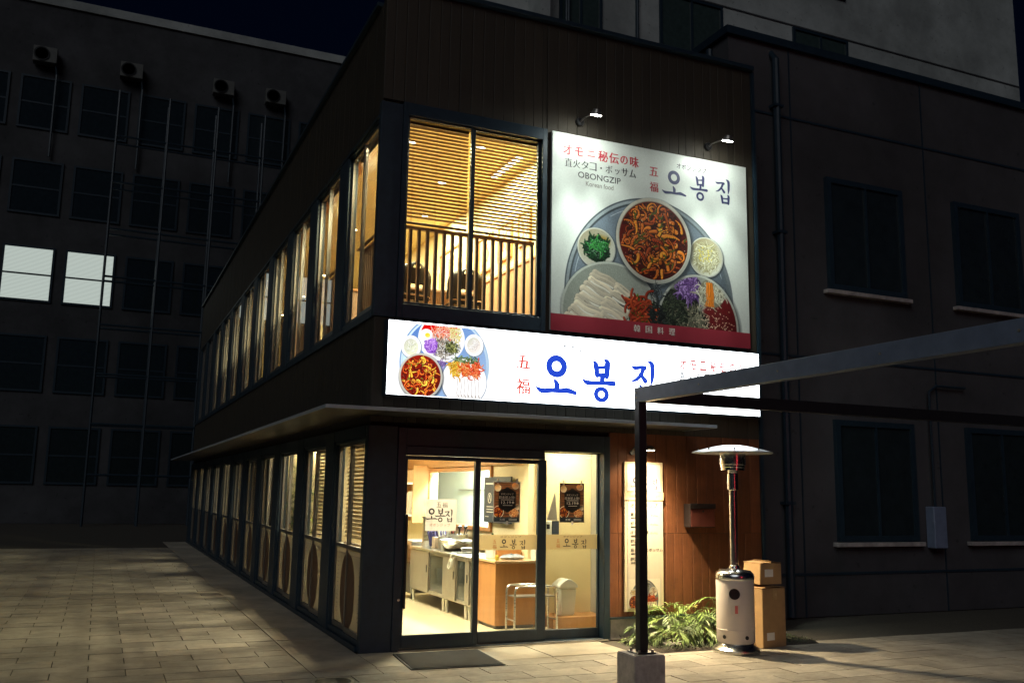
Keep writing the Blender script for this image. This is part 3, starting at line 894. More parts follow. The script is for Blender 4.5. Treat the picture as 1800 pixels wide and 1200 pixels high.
# --- structural parts
front = MB()
front.box(1.99, 4.98, 0.03, 0.20, 3.40, 7.16)          # behind the billboard
front.box(0.02, 1.99, 0.03, 0.20, 5.82, 7.16)          # over the upper window
front.box(0.02, 4.98, 0.03, 0.20, 2.264, 3.40); front.box(0.31, 2.85, 0.05, 0.19, 2.251, 2.263)          # fascia
front.box(2.85, 4.98, 0.03, 0.20, 0.24, 2.27)          # beside the entrance
front_wall = front.build('front_wall', WOOD_CORE, bld)
side = MB()
side.box(0.03, 0.16, 0.20, D, 5.64, 7.0)
side.box(0.03, 0.16, 0.20, D, 2.264, 3.42)
side_wall = side.build('side_wall', WOOD_CORE, bld)
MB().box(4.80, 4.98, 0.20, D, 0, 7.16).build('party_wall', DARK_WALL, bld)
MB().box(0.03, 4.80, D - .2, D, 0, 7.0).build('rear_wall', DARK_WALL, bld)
MB().box(0.03, 4.80, 0.20, D - .2, 6.75, 6.90).build('roof', DARK_WALL, bld)
MB().box(0.16, 4.80, 0.20, D - .2, 2.50, 3.34).build('floor_slab', DARK_WALL, bld)
cop = MB().box(-0.05, 5.0, -0.06, 0.22, 7.165, 7.225)
cop.box(-0.05, 0.2, 0.22, D, 7.005, 7.06)
cop.build('coping', DARK_METAL, bld, bevel=0.006)
MB().box(4.981, 5.02, -0.02, 0.15, 0.02, 7.16).build('corner_trim', DARK_METAL, bld)
MB().box(2.85, 4.98, 0.0, 0.16, 0.0, 0.225).build('plinth', CONCRETE, bld, bevel=0.004)
MB().box(2.835, 4.98, -0.025, 0.0, 0.222, 0.242).build('plinth_flashing', DARK_METAL, bld)

# --- cladding boards of the front
plank_red = chamfer_box_mesh('plank', WOOD_RED)
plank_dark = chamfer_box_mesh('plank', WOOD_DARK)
def boards(x0, x1, z0, z1, parent, me, wmin=.105, wmax=.15):
    x = x0
    while x < x1 - 0.02:
        w = rng.uniform(wmin, wmax)
        if x1 - x - w < 0.05: w = x1 - x
        y = 0.030 - 0.024 + rng.uniform(-0.003, 0.003)
        piece('plank', me, parent, (x + .0016, y, z0), (w - .0032, 0.030 - y + 0.004, z1 - z0))
        x += w
boards(2.835, 4.975, 0.245, 1.16, front_wall, plank_red)
boards(2.835, 4.975, 1.164, 2.30, front_wall, plank_red)
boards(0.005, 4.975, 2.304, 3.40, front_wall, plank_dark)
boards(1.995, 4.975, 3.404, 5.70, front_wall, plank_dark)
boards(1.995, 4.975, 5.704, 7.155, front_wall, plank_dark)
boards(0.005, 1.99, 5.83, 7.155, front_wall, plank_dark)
# --- cladding of the long side: too fine and dark to pick apart, one ribbed part
ribs = MB()
y = 0.03
while y < D:
    w = rng.uniform(.12, .15); t = rng.uniform(-.003, .003)
    ribs.box(0.004 + t, 0.03, y + .003, y + w - .003, 5.66, 7.0)
    ribs.box(0.004 + t, 0.03, y + .003, y + w - .003, 2.40, 3.40)
    y += w
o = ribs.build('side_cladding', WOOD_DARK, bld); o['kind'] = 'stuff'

# --- corner pillars
MB().box(-0.012, 0.31, -0.012, 0.10, 0.0, 2.262).build('corner_pillar', PANEL_METAL, bld, bevel=0.006)
MB().box(-0.012, 0.235, -0.012, 0.075, 3.405, 5.79).build('corner_pillar', PANEL_METAL, bld, bevel=0.006)

# --- upper front window
uw = MB().frame(0.236, 1.985, 3.405, 5.815, 0.06, -0.03, 0.10, wb=0.155, wt=0.14)
uw.frame(0.296, 1.070, 3.560, 5.675, 0.022, 0.0, 0.05, wb=.03, wt=.02)
uw.frame(1.070, 1.925, 3.560, 5.675, 0.034, 0.02, 0.07, wb=.03, wt=.02)
uw = uw.build('upper_window', DARK_METAL, bld, bevel=0.004)
MB().box(0.318, 1.048, 0.022, 0.028, 3.59, 5.655).build('pane', GLASS, uw)
MB().box(1.104, 1.891, 0.042, 0.048, 3.59, 5.655).build('pane', GLASS, uw)

# --- side windows, upper row and lower row
def side_window(name, y0, z0, z1, rail=None):
    y1 = y0 + 1.36; ym = y0 + 0.70
    f = MB().frame_side(y0, y1, z0, z1, 0.03, 0.0, 0.09, wb=0.05)
    f = f.build(name, DARK_METAL, bld, bevel=0.003)
    for a, b, xs in ((y0 + .03, ym, 0.035), (ym, y1 - .03, 0.060)):
        s = MB().frame_side(a, b, z0 + .05, z1 - .03, 0.032, xs - .02, xs + .012, wb=0.055)
        if rail: s.box(xs - .02, xs + .012, a + .032, b - .032, rail - .022, rail + .022)
        s = s.build('sash', ALU, f, bevel=0.003)
        if rail:
            MB().box(xs - .004, xs + .002, a + .032, b - .032, rail + .022, z1 - .062).build('pane', GLASS_SIDE, f)
            MB().box(xs - .004, xs + .002, a + .032, b - .032, z0 + .105, rail - .022).build('film_panel', SIDE_FILM, f)
        else:
            MB().box(xs - .004, xs + .002, a + .032, b - .032, z0 + .105, z1 - .062).build('pane', GLASS_SIDE, f)
    if rail:
        # printed wooden oval over both leaves, border lines and faint columns of type
        for a, b, xs in ((y0 + .064, ym - .034, 0.0295), (ym + .034, y1 - .064, 0.0545)):
            c, zc, ry, rz = ym, 0.52, 0.37, 0.41
            n = 20
            ya, yb = (max(a, c - ry), b) if a < c - .05 else (a, min(b, c + ry))
            ys = np.linspace(ya, yb, n)
            hh = rz * np.sqrt(np.clip(1 - ((ys - c) / ry) ** 2, 0, 1)) ** .8
            V = [(xs, yv, zc - h) for yv, h in zip(ys, hh)] + [(xs, yv, zc + h) for yv, h in zip(ys, hh)]
            m = MB().add(V, [(i, n + i, n + i + 1, i + 1) for i in range(n - 1)]).build('printed_oval', OVAL_FILM, f)
            p = Print(xs + .0008, axes='x')
            for za in (0.155, 0.90): p.rect(-(b - .02), -(a + .02), za, za + .006)
            p.rect(-(b - .014), -(b - .02), 0.155, .906) if b > c + .1 else p.rect(-(a + .02), -(a + .014), 0.155, .906)
            outer = (b - .14, b - .05) if b > c + .1 else (a + .05, a + .14)
            for row in range(14):
                zz = .84 - row * .045
                L = rng.uniform(.4, 1) * (outer[1] - outer[0])
                p.rect(-(outer[0] + L), -outer[0], zz, zz + .012)
            p.build('film_border', INK_GREY, f)
    return f
for k in range(BAYS):
    y0 = 0.10 + 1.79 * k
    side_window('side_window', y0, 3.45, 5.62)
    side_window('side_window', y0, 0.05, 2.14, rail=0.985)
    p = MB().box(-0.012, 0.12, y0 + 1.362, min(y0 + 1.788, D), 3.44, 5.63).build('window_post', PANEL_METAL, bld, bevel=0.004)
    p = MB().box(-0.020, 0.12, y0 + 1.362, min(y0 + 1.788, D), 0.0, 2.26).build('window_post', PANEL_METAL, bld, bevel=0.004)
rails = MB().box(-0.02, 0.10, 0.078, D, 3.402, 3.446); rails.box(-0.02, 0.10, 0.078, D, 5.622, 5.655)
rails.build('window_rail', DARK_METAL, bld)
rails = MB().box(-0.03, 0.10, 0.102, D, 0.0, 0.046); rails.box(-0.015, 0.10, 0.102, D, 2.142, 2.262)
rails.build('window_rail', DARK_METAL, bld)

# --- canopy round the corner: thin plate, fascia lip and soffit boards
can = MB().prism([(-0.60, -0.67, 2.372), (3.83, -0.67, 2.372), (3.83, 0.004, 2.372), (0.004, 0.004, 2.372), (0.004, D, 2.372), (-0.60, D, 2.372)], (0, 0, 0.016))
can = can.build('canopy', CANOPY, bld)
lip = MB().box(-0.61, 3.84, -0.682, -0.67, 2.356, 2.390); lip.box(-0.612, -0.60, -0.67, D, 2.356, 2.390); lip.box(3.83, 3.842, -0.67, 0.0, 2.356, 2.390)
lip.build('canopy_lip', CANOPY, can, bevel=0.002)
sof = slab_mesh('soffit_panel', SOFFIT)
sof_shaded = slab_mesh('soffit_panel', mat('shaded_soffit_board', (0.03, 0.027, 0.025), 0.4, var=.1, rnd=.08))  # front boards: shade under the canopy put into a darker soffit colour
for k in range(23):
    y = -0.665 + 0.9 * k
    piece('soffit_panel', sof, can, (-0.596, y + .003, 2.358), (0.59, min(0.894, D - y), 0.013))
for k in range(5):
    piece('soffit_panel', sof_shaded, can, (0.0 + .765 * k + .003, -0.665, 2.358), (0.759, 0.655, 0.013))

# ================================================================== ENTRANCE
ent = MB()
ent.box(0.312, 0.40, -0.02, 0.16, 0.0, 2.25); ent.box(2.755, 2.833, -0.02, 0.16, 0.0, 2.25)
ent.box(0.40, 2.755, -0.02, 0.16, 2.06, 2.25)
ent.box(0.40, 2.0, -0.035, 0.12, 1.965, 2.058)
ent.box(0.40, 2.755, -0.02, 0.16, 0.0, 0.022)
entrance = ent.build('entrance_frame', DARK_METAL, bld, bevel=0.004)
MB().box(0.38, 2.80, -0.055, -0.02, 0.0, 0.012).build('threshold', STEEL_DULL, entrance)
def door_leaf(x0, x1, z0, z1, gx0, gx1, gz0, gz1, ya, yb):
    f = MB()
    f.box(x0, gx0, ya, yb, z0, z1); f.box(gx1, x1, ya, yb, z0, z1)
    f.box(gx0, gx1, ya, yb, z0, gz0); f.box(gx0, gx1, ya, yb, gz1, z1)
    f = f.build('sliding_door', DARK_METAL, bld, bevel=0.003)
    ym = (ya + yb) / 2
    MB().box(gx0, gx1, ym - .003, ym + .003, gz0, gz1).build('pane', GLASS, f)
    return f
leaf_a = door_leaf(0.402, 1.235, 0.026, 1.96, 0.425, 1.185, 0.155, 1.92, -0.012, 0.03)
leaf_b = door_leaf(1.20, 2.06, 0.026, 1.96, 1.268, 1.955, 0.145, 1.916, 0.045, 0.087)
leaf_c = door_leaf(2.00, 2.757, 0.026, 2.057, 2.064, 2.738, 0.125, 2.045, 0.10, 0.142)
hb = MB().box(0.408, 0.436, -0.055, -0.03, 0.42, 1.36); hb.box(0.412, 0.432, -0.03, -0.012, 0.5, 0.54); hb.box(0.412, 0.432, -0.03, -0.012, 1.24, 1.28)
hb.build('handle', BLACK_PLASTIC, leaf_a, bevel=0.005)
MB().cyl((0.368, -0.022, 0.505), (0.368, -0.030, 0.505), 0.014).build('lock', CHROME, entrance)
for leaf, x0, x1, yy in ((leaf_b, 1.268, 1.955, 0.0625), (leaf_c, 2.064, 2.738, 0.1175)):
    w = x1 - x0
    MB().box(x0, x1, yy - .002, yy, 0.985, 1.145).build('film_band', BAND_FILM, leaf)
    p = Print(yy - .003); p.logo(x0 + w * .35, x0 + w * .80, 1.045, 0.105); p.build('lettering', INK_BLACK, leaf)
    p = Print(yy - .003); p.text('オボンジップ', x0 + w * .36, x0 + w * .72, 1.112, 1.134); p.build('lettering', INK_BROWN, leaf)
    p = Print(yy - .003); p.text('五', x0 + w * .235, x0 + w * .295, 1.055, 1.095, 0, SERIF); p.text('福', x0 + w * .23, x0 + w * .30, 1.0, 1.045, 0, SERIF)
    p.build('lettering', INK_ORANGE, leaf)

# --- posters stuck to the glass
pp = print_mat('poster_ink', poster_print(), rough=0.6, through=.5)
def poster(x0, x1, z0, z1, y, label, border=True):
    t = thing('poster', ((x0 + x1) / 2, y, z0), label, 'poster', 'opening posters on the entrance glass')
    MB().frame(x0 - .008, x1 + .008, z0 - .008, z1 + .008, .009, y, y + .002).build('border', INK_WHITE if border else INK_BROWN, t)
    uv_panel('sheet', x0, x1, z0, z1, y - .0006, pp, t)
    W, Hh = x1 - x0, z1 - z0
    p = Print(y - .0012)
    p.text('オボンジップ', x0 + W * .26, x0 + W * .76, z0 + Hh * .68, z0 + Hh * .73)
    p.text('日本初上陸!', x0 + W * .20, x0 + W * .82, z0 + Hh * .585, z0 + Hh * .655, 0.004)
    p.text('12.19', x0 + W * .28, x0 + W * .66, z0 + Hh * .455, z0 + Hh * .525, 0.006)
    p.put(*ring((x0 + W * .74, z0 + Hh * .49), .004, .009))
    p.rect(x0 + W * .26, x0 + W * .78, z0 + Hh * .552, z0 + Hh * .566)
    p.rect(x0 + W * .34, x0 + W * .72, z0 + Hh * .41, z0 + Hh * .42)
    p.text('五福', x0 + W * .22, x0 + W * .42, z0 + Hh * .03, z0 + Hh * .08)
    p.rect(x0 + W * .58, x0 + W * .90, z0 + Hh * .06, z0 + Hh * .075); p.rect(x0 + W * .58, x0 + W * .90, z0 + Hh * .03, z0 + Hh * .045)
    p.build('lettering', INK_WHITE, t)
    m = MB()
    for q in (x0 + W * .1, x0 + W * .86): m.box(q, q + .022, y - .001, y - .0004, z1 - .012, z1 + .04)
    m.box(x0 + W * .48, x0 + W * .56, y - .001, y - .0004, z0 - .035, z0 + .008)
    m.build('tape', INK_WHITE, t)
poster(1.435, 1.735, 1.285, 1.705, 0.058, 'brown opening poster in a white border taped to the middle door beside the navy board')
poster(2.265, 2.560, 1.285, 1.705, 0.113, 'brown opening poster without border taped to the fixed glass before the yellow wall', False)

# --- white sign stuck to the left door
t = thing('paper_sign', (0.80, 0.016, 1.20), 'white paper sign with black logo lettering stuck on the door glass over the bowls', 'sign')
MB().box(0.645, 0.985, 0.016, 0.0175, 1.19, 1.515).build('sheet', film_mat('thin_paper', (.85, .82, .80), .12, .6), t)
p = Print(0.0150); p.logo(0.665, 0.93, 1.35, 0.14); p.text('五', .76, .815, 1.43, 1.485, 0, SERIF); p.text('福', .825, .885, 1.43, 1.485, 0, SERIF)
p.build('lettering', INK_BLACK, t)
p = Print(0.0150); p.text('オボンジップ', .69, .92, 1.235, 1.265); p.build('lettering', INK_ORANGE, t)

# ================================================================== GROUND FLOOR ROOM
room = MB().box(0.16, 4.80, 0.17, D - .2, -0.005, 0.02).build('shop_floor', FLOOR_IN, bld)
MB().box(0.17, 4.78, 0.21, D - .2, 2.40, 2.46).build('ceiling', PLASTER, bld)
iw = MB()
iw.box(2.40, 2.52, 1.26, 2.42, 0.02, 2.40)                 # pier between till and hatch
iw.box(2.40, 2.52, 2.42, 5.0, 0.02, 1.10); iw.box(2.40, 2.52, 2.42, 5.0, 1.92, 2.40)
iw.box(2.40, 2.52, 5.0, 6.4, 0.02, 2.40)
iw.box(0.17, 2.40, 6.3, 6.4, 0.02, 2.40)                   # end of the view
iw.build('kitchen_wall', PLASTER, bld)
lob = MB().box(2.522, 3.40, 1.20, 1.30, 0.02, 2.40).build('lobby_wall', PLASTER_WARM, bld)
MB().box(3.25, 3.35, 0.20, 1.20, 0.02, 2.40).build('lobby_side_wall', mat('shaded_wall_grey', (.34, .31, .25), .5, var=.05), bld)  # shade on this wall is put into its grey colour
hw = MB().frame_side(2.40, 5.02, 1.07, 1.95, 0.06, 2.36, 2.40)
hw.build('hatch_frame', ORANGE_WOOD, bld, bevel=.004)
kb = MB().box(3.3, 3.36, 1.4, 7.6, 0.6, 2.4); kb.box(2.53, 3.3, 7.5, 7.6, .6, 2.4); kb.box(2.53, 3.3, 2.3, 5.2, 0.9, 1.0)
kb.build('kitchen_lining', COOL_WHITE, bld)
MB().box(3.26, 3.295, 2.9, 3.0, 1.0, 2.0).box(3.26, 3.295, 2.0, 6.0, 1.62, 1.64).build('kitchen_lining_trim', STEEL_DULL, bld)
MB().box(2.33, 2.398, 1.45, 6.3, 1.96, 2.20).box(0.6, 2.33, 1.20, 1.26, 2.02, 2.38).build('wood_valance', ORANGE_WOOD, bld, bevel=.003)

# ceiling lights of the shop
def shop_light(x, y, watts, c=(1.0, 0.92, 0.66), sx=.5, sy=.5, where=''):
    t = thing('ceiling_light', (x, y, 2.36), f'square flush ceiling light over {where}', 'ceiling light', 'flush lights on the shop ceiling')
    m = MB()
    m.box(x - sx / 2 - .02, x + sx / 2 + .02, y - sy / 2 - .02, y + sy / 2 + .02, 2.375, 2.398)
    m.build('frame', WHITE_PLASTIC, t)
    MB().box(x - sx / 2, x + sx / 2, y - sy / 2, y + sy / 2, 2.366, 2.3745).build('diffuser', LENS_DOWN, t)
    area('lamp', (x, y, 2.355), sx, sy, watts, c, t)
shop_light(1.1, 1.0, 36, where='the entrance mat')
shop_light(1.1, 2.9, 22, where='the steel cabinets')
shop_light(1.1, 5.0, 20, where='the ice maker')
shop_light(1.2, 8.4, 26, where='the rear room behind the fifth side window')
shop_light(1.2, 12.2, 26, where='the rear room behind the seventh side window')
shop_light(2.86, 0.72, 13, sx=.2, sy=.3, where='the waste bin')
for k, yy in enumerate((.95, 2.75, 6.2)):
    t = thing('downlight', (.76, yy, 2.38), f'small recessed downlight behind the lower side window {("nearest the corner", "second from the corner", "fourth from the corner")[k]}', 'ceiling light', 'downlights along the side windows')
    MB().lathe([(.04, 0), (.055, -.004), (.055, .004), (.04, .006)], (.76, yy, 2.392), 20).build('trim_ring', WHITE_PLASTIC, t, smooth=True)
    MB().lathe([(0, 0), (.038, 0), (.038, .003), (0, .003)], (.76, yy, 2.389), 20).build('diffuser', LENS_WARM, t)
    spot('lamp', (.76, yy, 2.375), (.15, yy - .1, 1.3), 32, (1.0, .84, .54), 150, .4, .012, t)
t = thing('kitchen_lamp', (2.9, 3.7, 2.36), 'long white tube lamp in the kitchen behind the hatch', 'lamp')
MB().box(2.8, 3.0, 2.8, 4.6, 2.36, 2.398).build('housing', WHITE_PLASTIC, t)
area('lamp', (2.9, 3.7, 2.35), .15, 1.7, 130, (0.86, 1.0, 0.96), t)

# stainless cabinets along the kitchen wall
def steel_cabinet(y0, y1, label):
    t = thing('steel_cabinet', (2.1, (y0 + y1) / 2, 0.02), label, 'cabinet', 'steel cabinets along the kitchen wall')
    x0, x1 = 1.79, 2.385; yd = y0 + (y1 - y0) * .42
    MB().box(x0 - .02, x1, y0, y1, 0.762, 0.80).build('top', STEEL, t, bevel=.004)
    b = MB().box(x0 + .012, x1, y0 + .01, y1 - .01, 0.20, 0.225)
    b.box(x0 + .012, x1, y0 + .01, y0 + .03, 0.225, 0.76); b.box(x0 + .012, x1, y1 - .03, y1 - .01, 0.225, 0.76)
    b.box(x1 - .02, x1, y0 + .03, y1 - .03, 0.225, 0.76); b.box(x0 + .2, x1 - .02, y0 + .03, y1 - .03, 0.48, 0.495)
    b.build('body', STEEL_DULL, t)
    d = MB().box(x0 - .004, x0 + .010, yd, y1 - .012, 0.215, 0.755).build('door', STEEL_DULL, t, bevel=.004)
    MB().box(x0 - .012, x0 - .004, yd + .05, yd + .065, 0.48, 0.58).build('handle', BLACK_PLASTIC, d)
    d = MB().frame_side(y0 + .012, yd, 0.215, 0.755, 0.03, x0 + .014, x0 + .026).build('door', STEEL_DULL, t)
    MB().box(x0 + .018, x0 + .022, y0 + .042, yd - .03, 0.245, 0.725).build('dark_pane', DARK_GLASS, d)
    for a in (x0 + .05, x1 - .05):
        for b_ in (y0 + .06, y1 - .06):
            MB().lathe([(.014, 0), (.019, .03), (.026, .12), (.026, .182)], (a, b_, 0.02), 10).build('leg', WHITE_PLASTIC, t, smooth=True)
    return t
steel_cabinet(1.565, 1.79, 'narrow stainless cabinet end next to the orange wood counter')
steel_cabinet(1.80, 2.62, 'stainless cabinet in the middle of the row with the coiled cord over its edge')
steel_cabinet(2.63, 4.05, 'long stainless cabinet next to the ice maker at the far end of the row')

# ice maker
t = thing('ice_maker', (2.1, 4.55, 0.02), 'grey steel ice maker with side vents standing past the row of cabinets', 'ice maker')
MB().box(1.84, 2.38, 4.14, 4.74, 0.10, 0.86).build('body', STEEL_DULL, t, bevel=.008)
m = MB()
for k in range(9): m.box(1.836, 1.842, 4.60, 4.72, 0.16 + k * .035, 0.178 + k * .035)
m.build('vent', BLACK_PLASTIC, t)
MB().box(1.834, 1.842, 4.18, 4.56, 0.50, 0.84).build('door', STEEL, t, bevel=.004)
for a in (1.88, 2.34):
    for b in (4.19, 4.69): MB().cyl((a, b, .02), (a, b, .10), .02).build('foot', BLACK_PLASTIC, t)

# things on the cabinets
def lathe_thing(name, prof, c, m, label, cat, group=None, n=32):
    o = MB().lathe(prof, c, n).build(name, m, None, smooth=True, loc=c)
    return props(o, label, cat, group)
ZT = 0.80
lathe_thing('mixing_bowl', [(.10, 0), (.19, .05), (.255, .13), (.27, .15), (.262, .152), (.245, .13), (.18, .058), (.09, .012), (0, .01)], (2.05, 2.75, ZT), STEEL, 'wide stainless mixing bowl on the steel cabinets', 'bowl')
lathe_thing('cook_pot', [(.155, 0), (.16, .01), (.16, .20), (.168, .205), (.158, .208), (.153, .195), (.152, .012), (0, .01)], (2.20, 3.22, ZT), STEEL, 'round steel pot full of ladles behind the mixing bowl', 'pot')
lathe_thing('stock_pot', [(.20, 0), (.205, .01), (.205, .40), (.215, .405), (.215, .43), (.06, .455), (.02, .46), (.02, .485), (0, .487)], (2.10, 3.82, ZT), STEEL, 'tall lidded stock pot by the ice maker', 'pot')
lathe_thing('white_tub', [(.05, 0), (.06, .12), (.062, .125), (0, .125)], (1.93, 2.95, ZT), WHITE_PLASTIC, 'small white tub left of the mixing bowl', 'tub')
lathe_thing('utensil_jar', [(.065, 0), (.075, .17), (.068, .172), (.058, .01), (0, .01)], (1.97, 3.14, ZT), STEEL_DULL, 'steel jar of white spoons beside the mixing bowl', 'jar')
for k in range(11):
    a = rng.uniform(0, 6.28); r = rng.uniform(.02, .11); lean = rng.uniform(.02, .10)
    b = Vector((2.20 + r * math.cos(a), 3.22 + r * math.sin(a), ZT + .05)); e = b + Vector((lean * math.cos(a), lean * math.sin(a), .24))
    m = MB().tube([b, b.lerp(e, .5), e], .007, 6); m.lathe([(0, 0), (.024, .01), (.03, .035), (.0, .05)], tuple(e - Vector((0, 0, .01))), 10)
    props(m.build('ladle', BLACK_PLASTIC, None, smooth=True, loc=tuple(b)), 'black handled ladle standing in the round steel pot', 'ladle', 'ladles in the round pot')
for k in range(6):
    a = k * 1.05; b = Vector((1.97 + .025 * math.cos(a), 3.14 + .025 * math.sin(a), ZT + .03)); e = b + Vector((.06 * math.cos(a), .06 * math.sin(a), .24))
    m = MB().tube([b, e], .006, 6); m.lathe([(0, 0), (.02, .012), (.022, .04), (0, .055)], tuple(e), 8)
    props(m.build('spoon', WHITE_PLASTIC, None, smooth=True, loc=tuple(b)), 'white spoon standing in the steel jar', 'spoon', 'white spoons in the jar')
m = MB()
for k in range(26):
    x, y = 2.0 + rng.uniform(-.08, .12), 3.50 + rng.uniform(-.10, .10)
    m.tube([(x, y, ZT + .02), (x + rng.normal(0, .04), y + rng.normal(0, .05), ZT + rng.uniform(.12, .28)), (x + rng.normal(0, .06), y + rng.normal(0, .07), ZT + rng.uniform(.22, .40))], .012, 5)
props(m.build('tong_bundle', mat('blue_plastic', (.09, .08, .22), .3), None, loc=(2.0, 3.5, ZT)), 'bundle of blue wrapped tongs between the pots', 'tongs')
pts = [(2.25, 1.80, ZT + .02), (2.1, 1.9, ZT + .22), (1.95, 2.0, ZT + .03), (1.80, 2.1, ZT + .015), (1.765, 2.16, ZT - .05)]
for k in range(26):
    a = k * .55
    pts.append((1.755 - .0015 * k, 2.20 + .055 * math.sin(a), ZT - .11 - .055 * math.cos(a) - .001 * k))
pts += [(1.76, 2.24, ZT - .02), (1.80, 2.3, ZT + .012), (1.95, 2.38, ZT + .012)]
props(MB().tube(pts, .008, 6).build('power_cord', WHITE_PLASTIC, None, smooth=True, loc=(1.9, 2.1, ZT)), 'coiled white cord hanging over the edge of a steel cabinet', 'cord')

t = thing('plate_stack', (2.05, 2.33, ZT), 'stack of white plates on the middle steel cabinet', 'plates')
for k in range(7): MB().lathe([(.05, 0), (.07, .004), (.11, .012), (.108, .014), (.06, .007), (0, .006)], (2.05 + rng.normal(0, .003), 2.33 + rng.normal(0, .003), ZT + k * .009), 28).build('plate', PAPER, t, smooth=True)
for k, (x, y, h, m_, s_) in enumerate(((2.26, 2.05, .27, 'green', 'green glass bottle at the back of the middle steel cabinet'), (2.30, 2.14, .24, 'brown', 'brown sauce bottle next to the green bottle'), (2.24, 3.52, .30, 'red', 'red capped squeeze bottle behind the tong bundle'))):
    cc = dict(green=(.03, .12, .05), brown=(.10, .04, .015), red=(.50, .06, .04))[m_]
    lathe_thing('bottle', [(.034, 0), (.036, .01), (.036, h * .6), (.014, h * .78), (.014, h * .97), (.016, h), (0, h)], (x, y, ZT), mat(m_ + '_bottle', cc, .15, var=.05), s_, 'bottle', 'bottles on the steel cabinets', 18)
props(MB().box(1.90, 2.12, 3.28, 3.42, ZT, ZT + .16).build('paper_box', mat('printed_box', (.55, .42, .30), .6, var=.3, scale=18), None, loc=(2.0, 3.35, ZT), bevel=.003), 'small printed box between the jar and the tongs', 'box')
for k in range(5):
    x, y = 1.93 + .09 * (k % 2), 3.66 + .08 * (k // 2)
    lathe_thing('cup', [(.026, 0), (.036, .085), (.033, .085), (.024, .006), (0, .006)], (x, y, ZT), PAPER, 'white cup in the small cluster before the stock pot', 'cup', 'white cups before the stock pot', 16)
# wall shelf and tubs at the far end
t = thing('wall_shelf', (2.28, 5.5, 1.15), 'open wooden wall shelf with two boards past the hatch', 'shelf')
m = MB(); m.box(2.10, 2.398, 4.98, 5.01, 1.1, 2.0); m.box(2.10, 2.398, 6.0, 6.03, 1.1, 2.0)
m.build('side_panel', ORANGE_WOOD, t)
for z in (1.19, 1.70): MB().box(2.10, 2.398, 5.012, 5.998, z, z + .03).build('shelf_board', PAPER, t)
for k, (y, s_) in enumerate(((5.20, 'nearer the hatch'), (5.42, 'further from the hatch'))):
    lathe_thing('plastic_drum', [(.07, 0), (.078, .02), (.078, .33), (.06, .37), (0, .37)], (2.22, y, 1.22), film_mat('milky_plastic', (.8, .74, .6), .1, .4), f'tall milky plastic drum on the wall shelf {s_}', 'drum', 'milky drums on the wall shelf', 20)
props(MB().box(2.14, 2.36, 5.15, 5.5, 1.73, 1.93).build('brown_box', CARD, None, loc=(2.25, 5.3, 1.73), bevel=.004), 'small brown box on the top board of the wall shelf', 'box')
t = thing('crate_stack', (1.72, 4.45, .02), 'narrow crate tower of black and orange boxes before the ice maker', 'crate')
MB().box(1.60, 1.80, 4.40, 4.62, 0.02, 0.52).build('lower_crate', BLACK_PLASTIC, t, bevel=.004); MB().box(1.60, 1.80, 4.40, 4.62, 0.525, 1.02).build('upper_crate', ORANGE_WOOD, t, bevel=.004)

# orange wood till counter
t = thing('till_counter', (2.1, 1.25, 0.02), 'orange wood till counter with a pale top behind the middle door', 'counter')
MB().box(1.852, 2.39, 0.97, 1.55, 0.06, 0.765).build('body', ORANGE_WOOD, t, bevel=.003)
MB().box(1.835, 2.39, 0.95, 1.56, 0.77, 0.80).build('top', mat('pale_counter_top', (.62, .40, .20), .35, var=.06), t, bevel=.004)
MB().box(1.88, 2.37, 1.0, 1.52, 0.02, 0.06).build('kick_plate', BLACK_PLASTIC, t)
MB().box(2.05, 2.38, 1.40, 1.55, 0.802, 0.90).build('upstand', ORANGE_WOOD, t, bevel=.003)
t = thing('towel_roll', (2.0, 1.46, .80), 'white paper roll on the till counter under the posters', 'paper roll')
MB().lathe([(.06, 0), (.06, .10), (.02, .101), (.02, .0)], (1.98, 1.44, .803), 20).build('roll', PAPER, t, smooth=True)
m = MB(); m.lathe([(0, 0), (.11, .005), (.13, .03), (.09, .055), (0, .065)], (0, 0, 0), 16)
m.v = [Vector((p.x * 1.25 + rng.normal(0, .006), p.y * .7 + rng.normal(0, .006), p.z + rng.normal(0, .004))) + Vector((2.12, 1.10, .803)) for p in m.v]
props(m.build('wrapped_bundle', mat('grey_blue_wrap', (.32, .36, .42), .25, var=.4, scale=20), None, smooth=True, loc=(2.12, 1.10, .803)), 'plastic wrapped grey blue bundle lying on the till counter', 'bundle')
o = props(MB().lathe([(0, 0), (.022, .004), (.024, .05), (.014, .062), (0, .062)], (1.875, .985, .803), 12).build('yellow_sponge', mat('yellow_foam', (.65, .48, .05), .8), None, smooth=True, loc=(1.875, .985, .803)), 'yellow sponge at the front corner of the till counter', 'sponge')
t = thing('towel_dispenser', (2.38, 1.0, .62), 'white paper towel dispenser beside the till counter', 'dispenser')
d = MB().box(2.40, 2.515, 0.97, 1.18, 0.60, 0.92).build('casing', WHITE_PLASTIC, t, bevel=.012, seg=2)
MB().box(2.42, 2.495, 0.965, 0.972, 0.70, 0.84).build('window_slot', BLACK_PLASTIC, d)
MB().box(2.392, 2.515, 0.97, 1.2, 0.02, 0.28).build('bracket_block', ORANGE_WOOD, t)

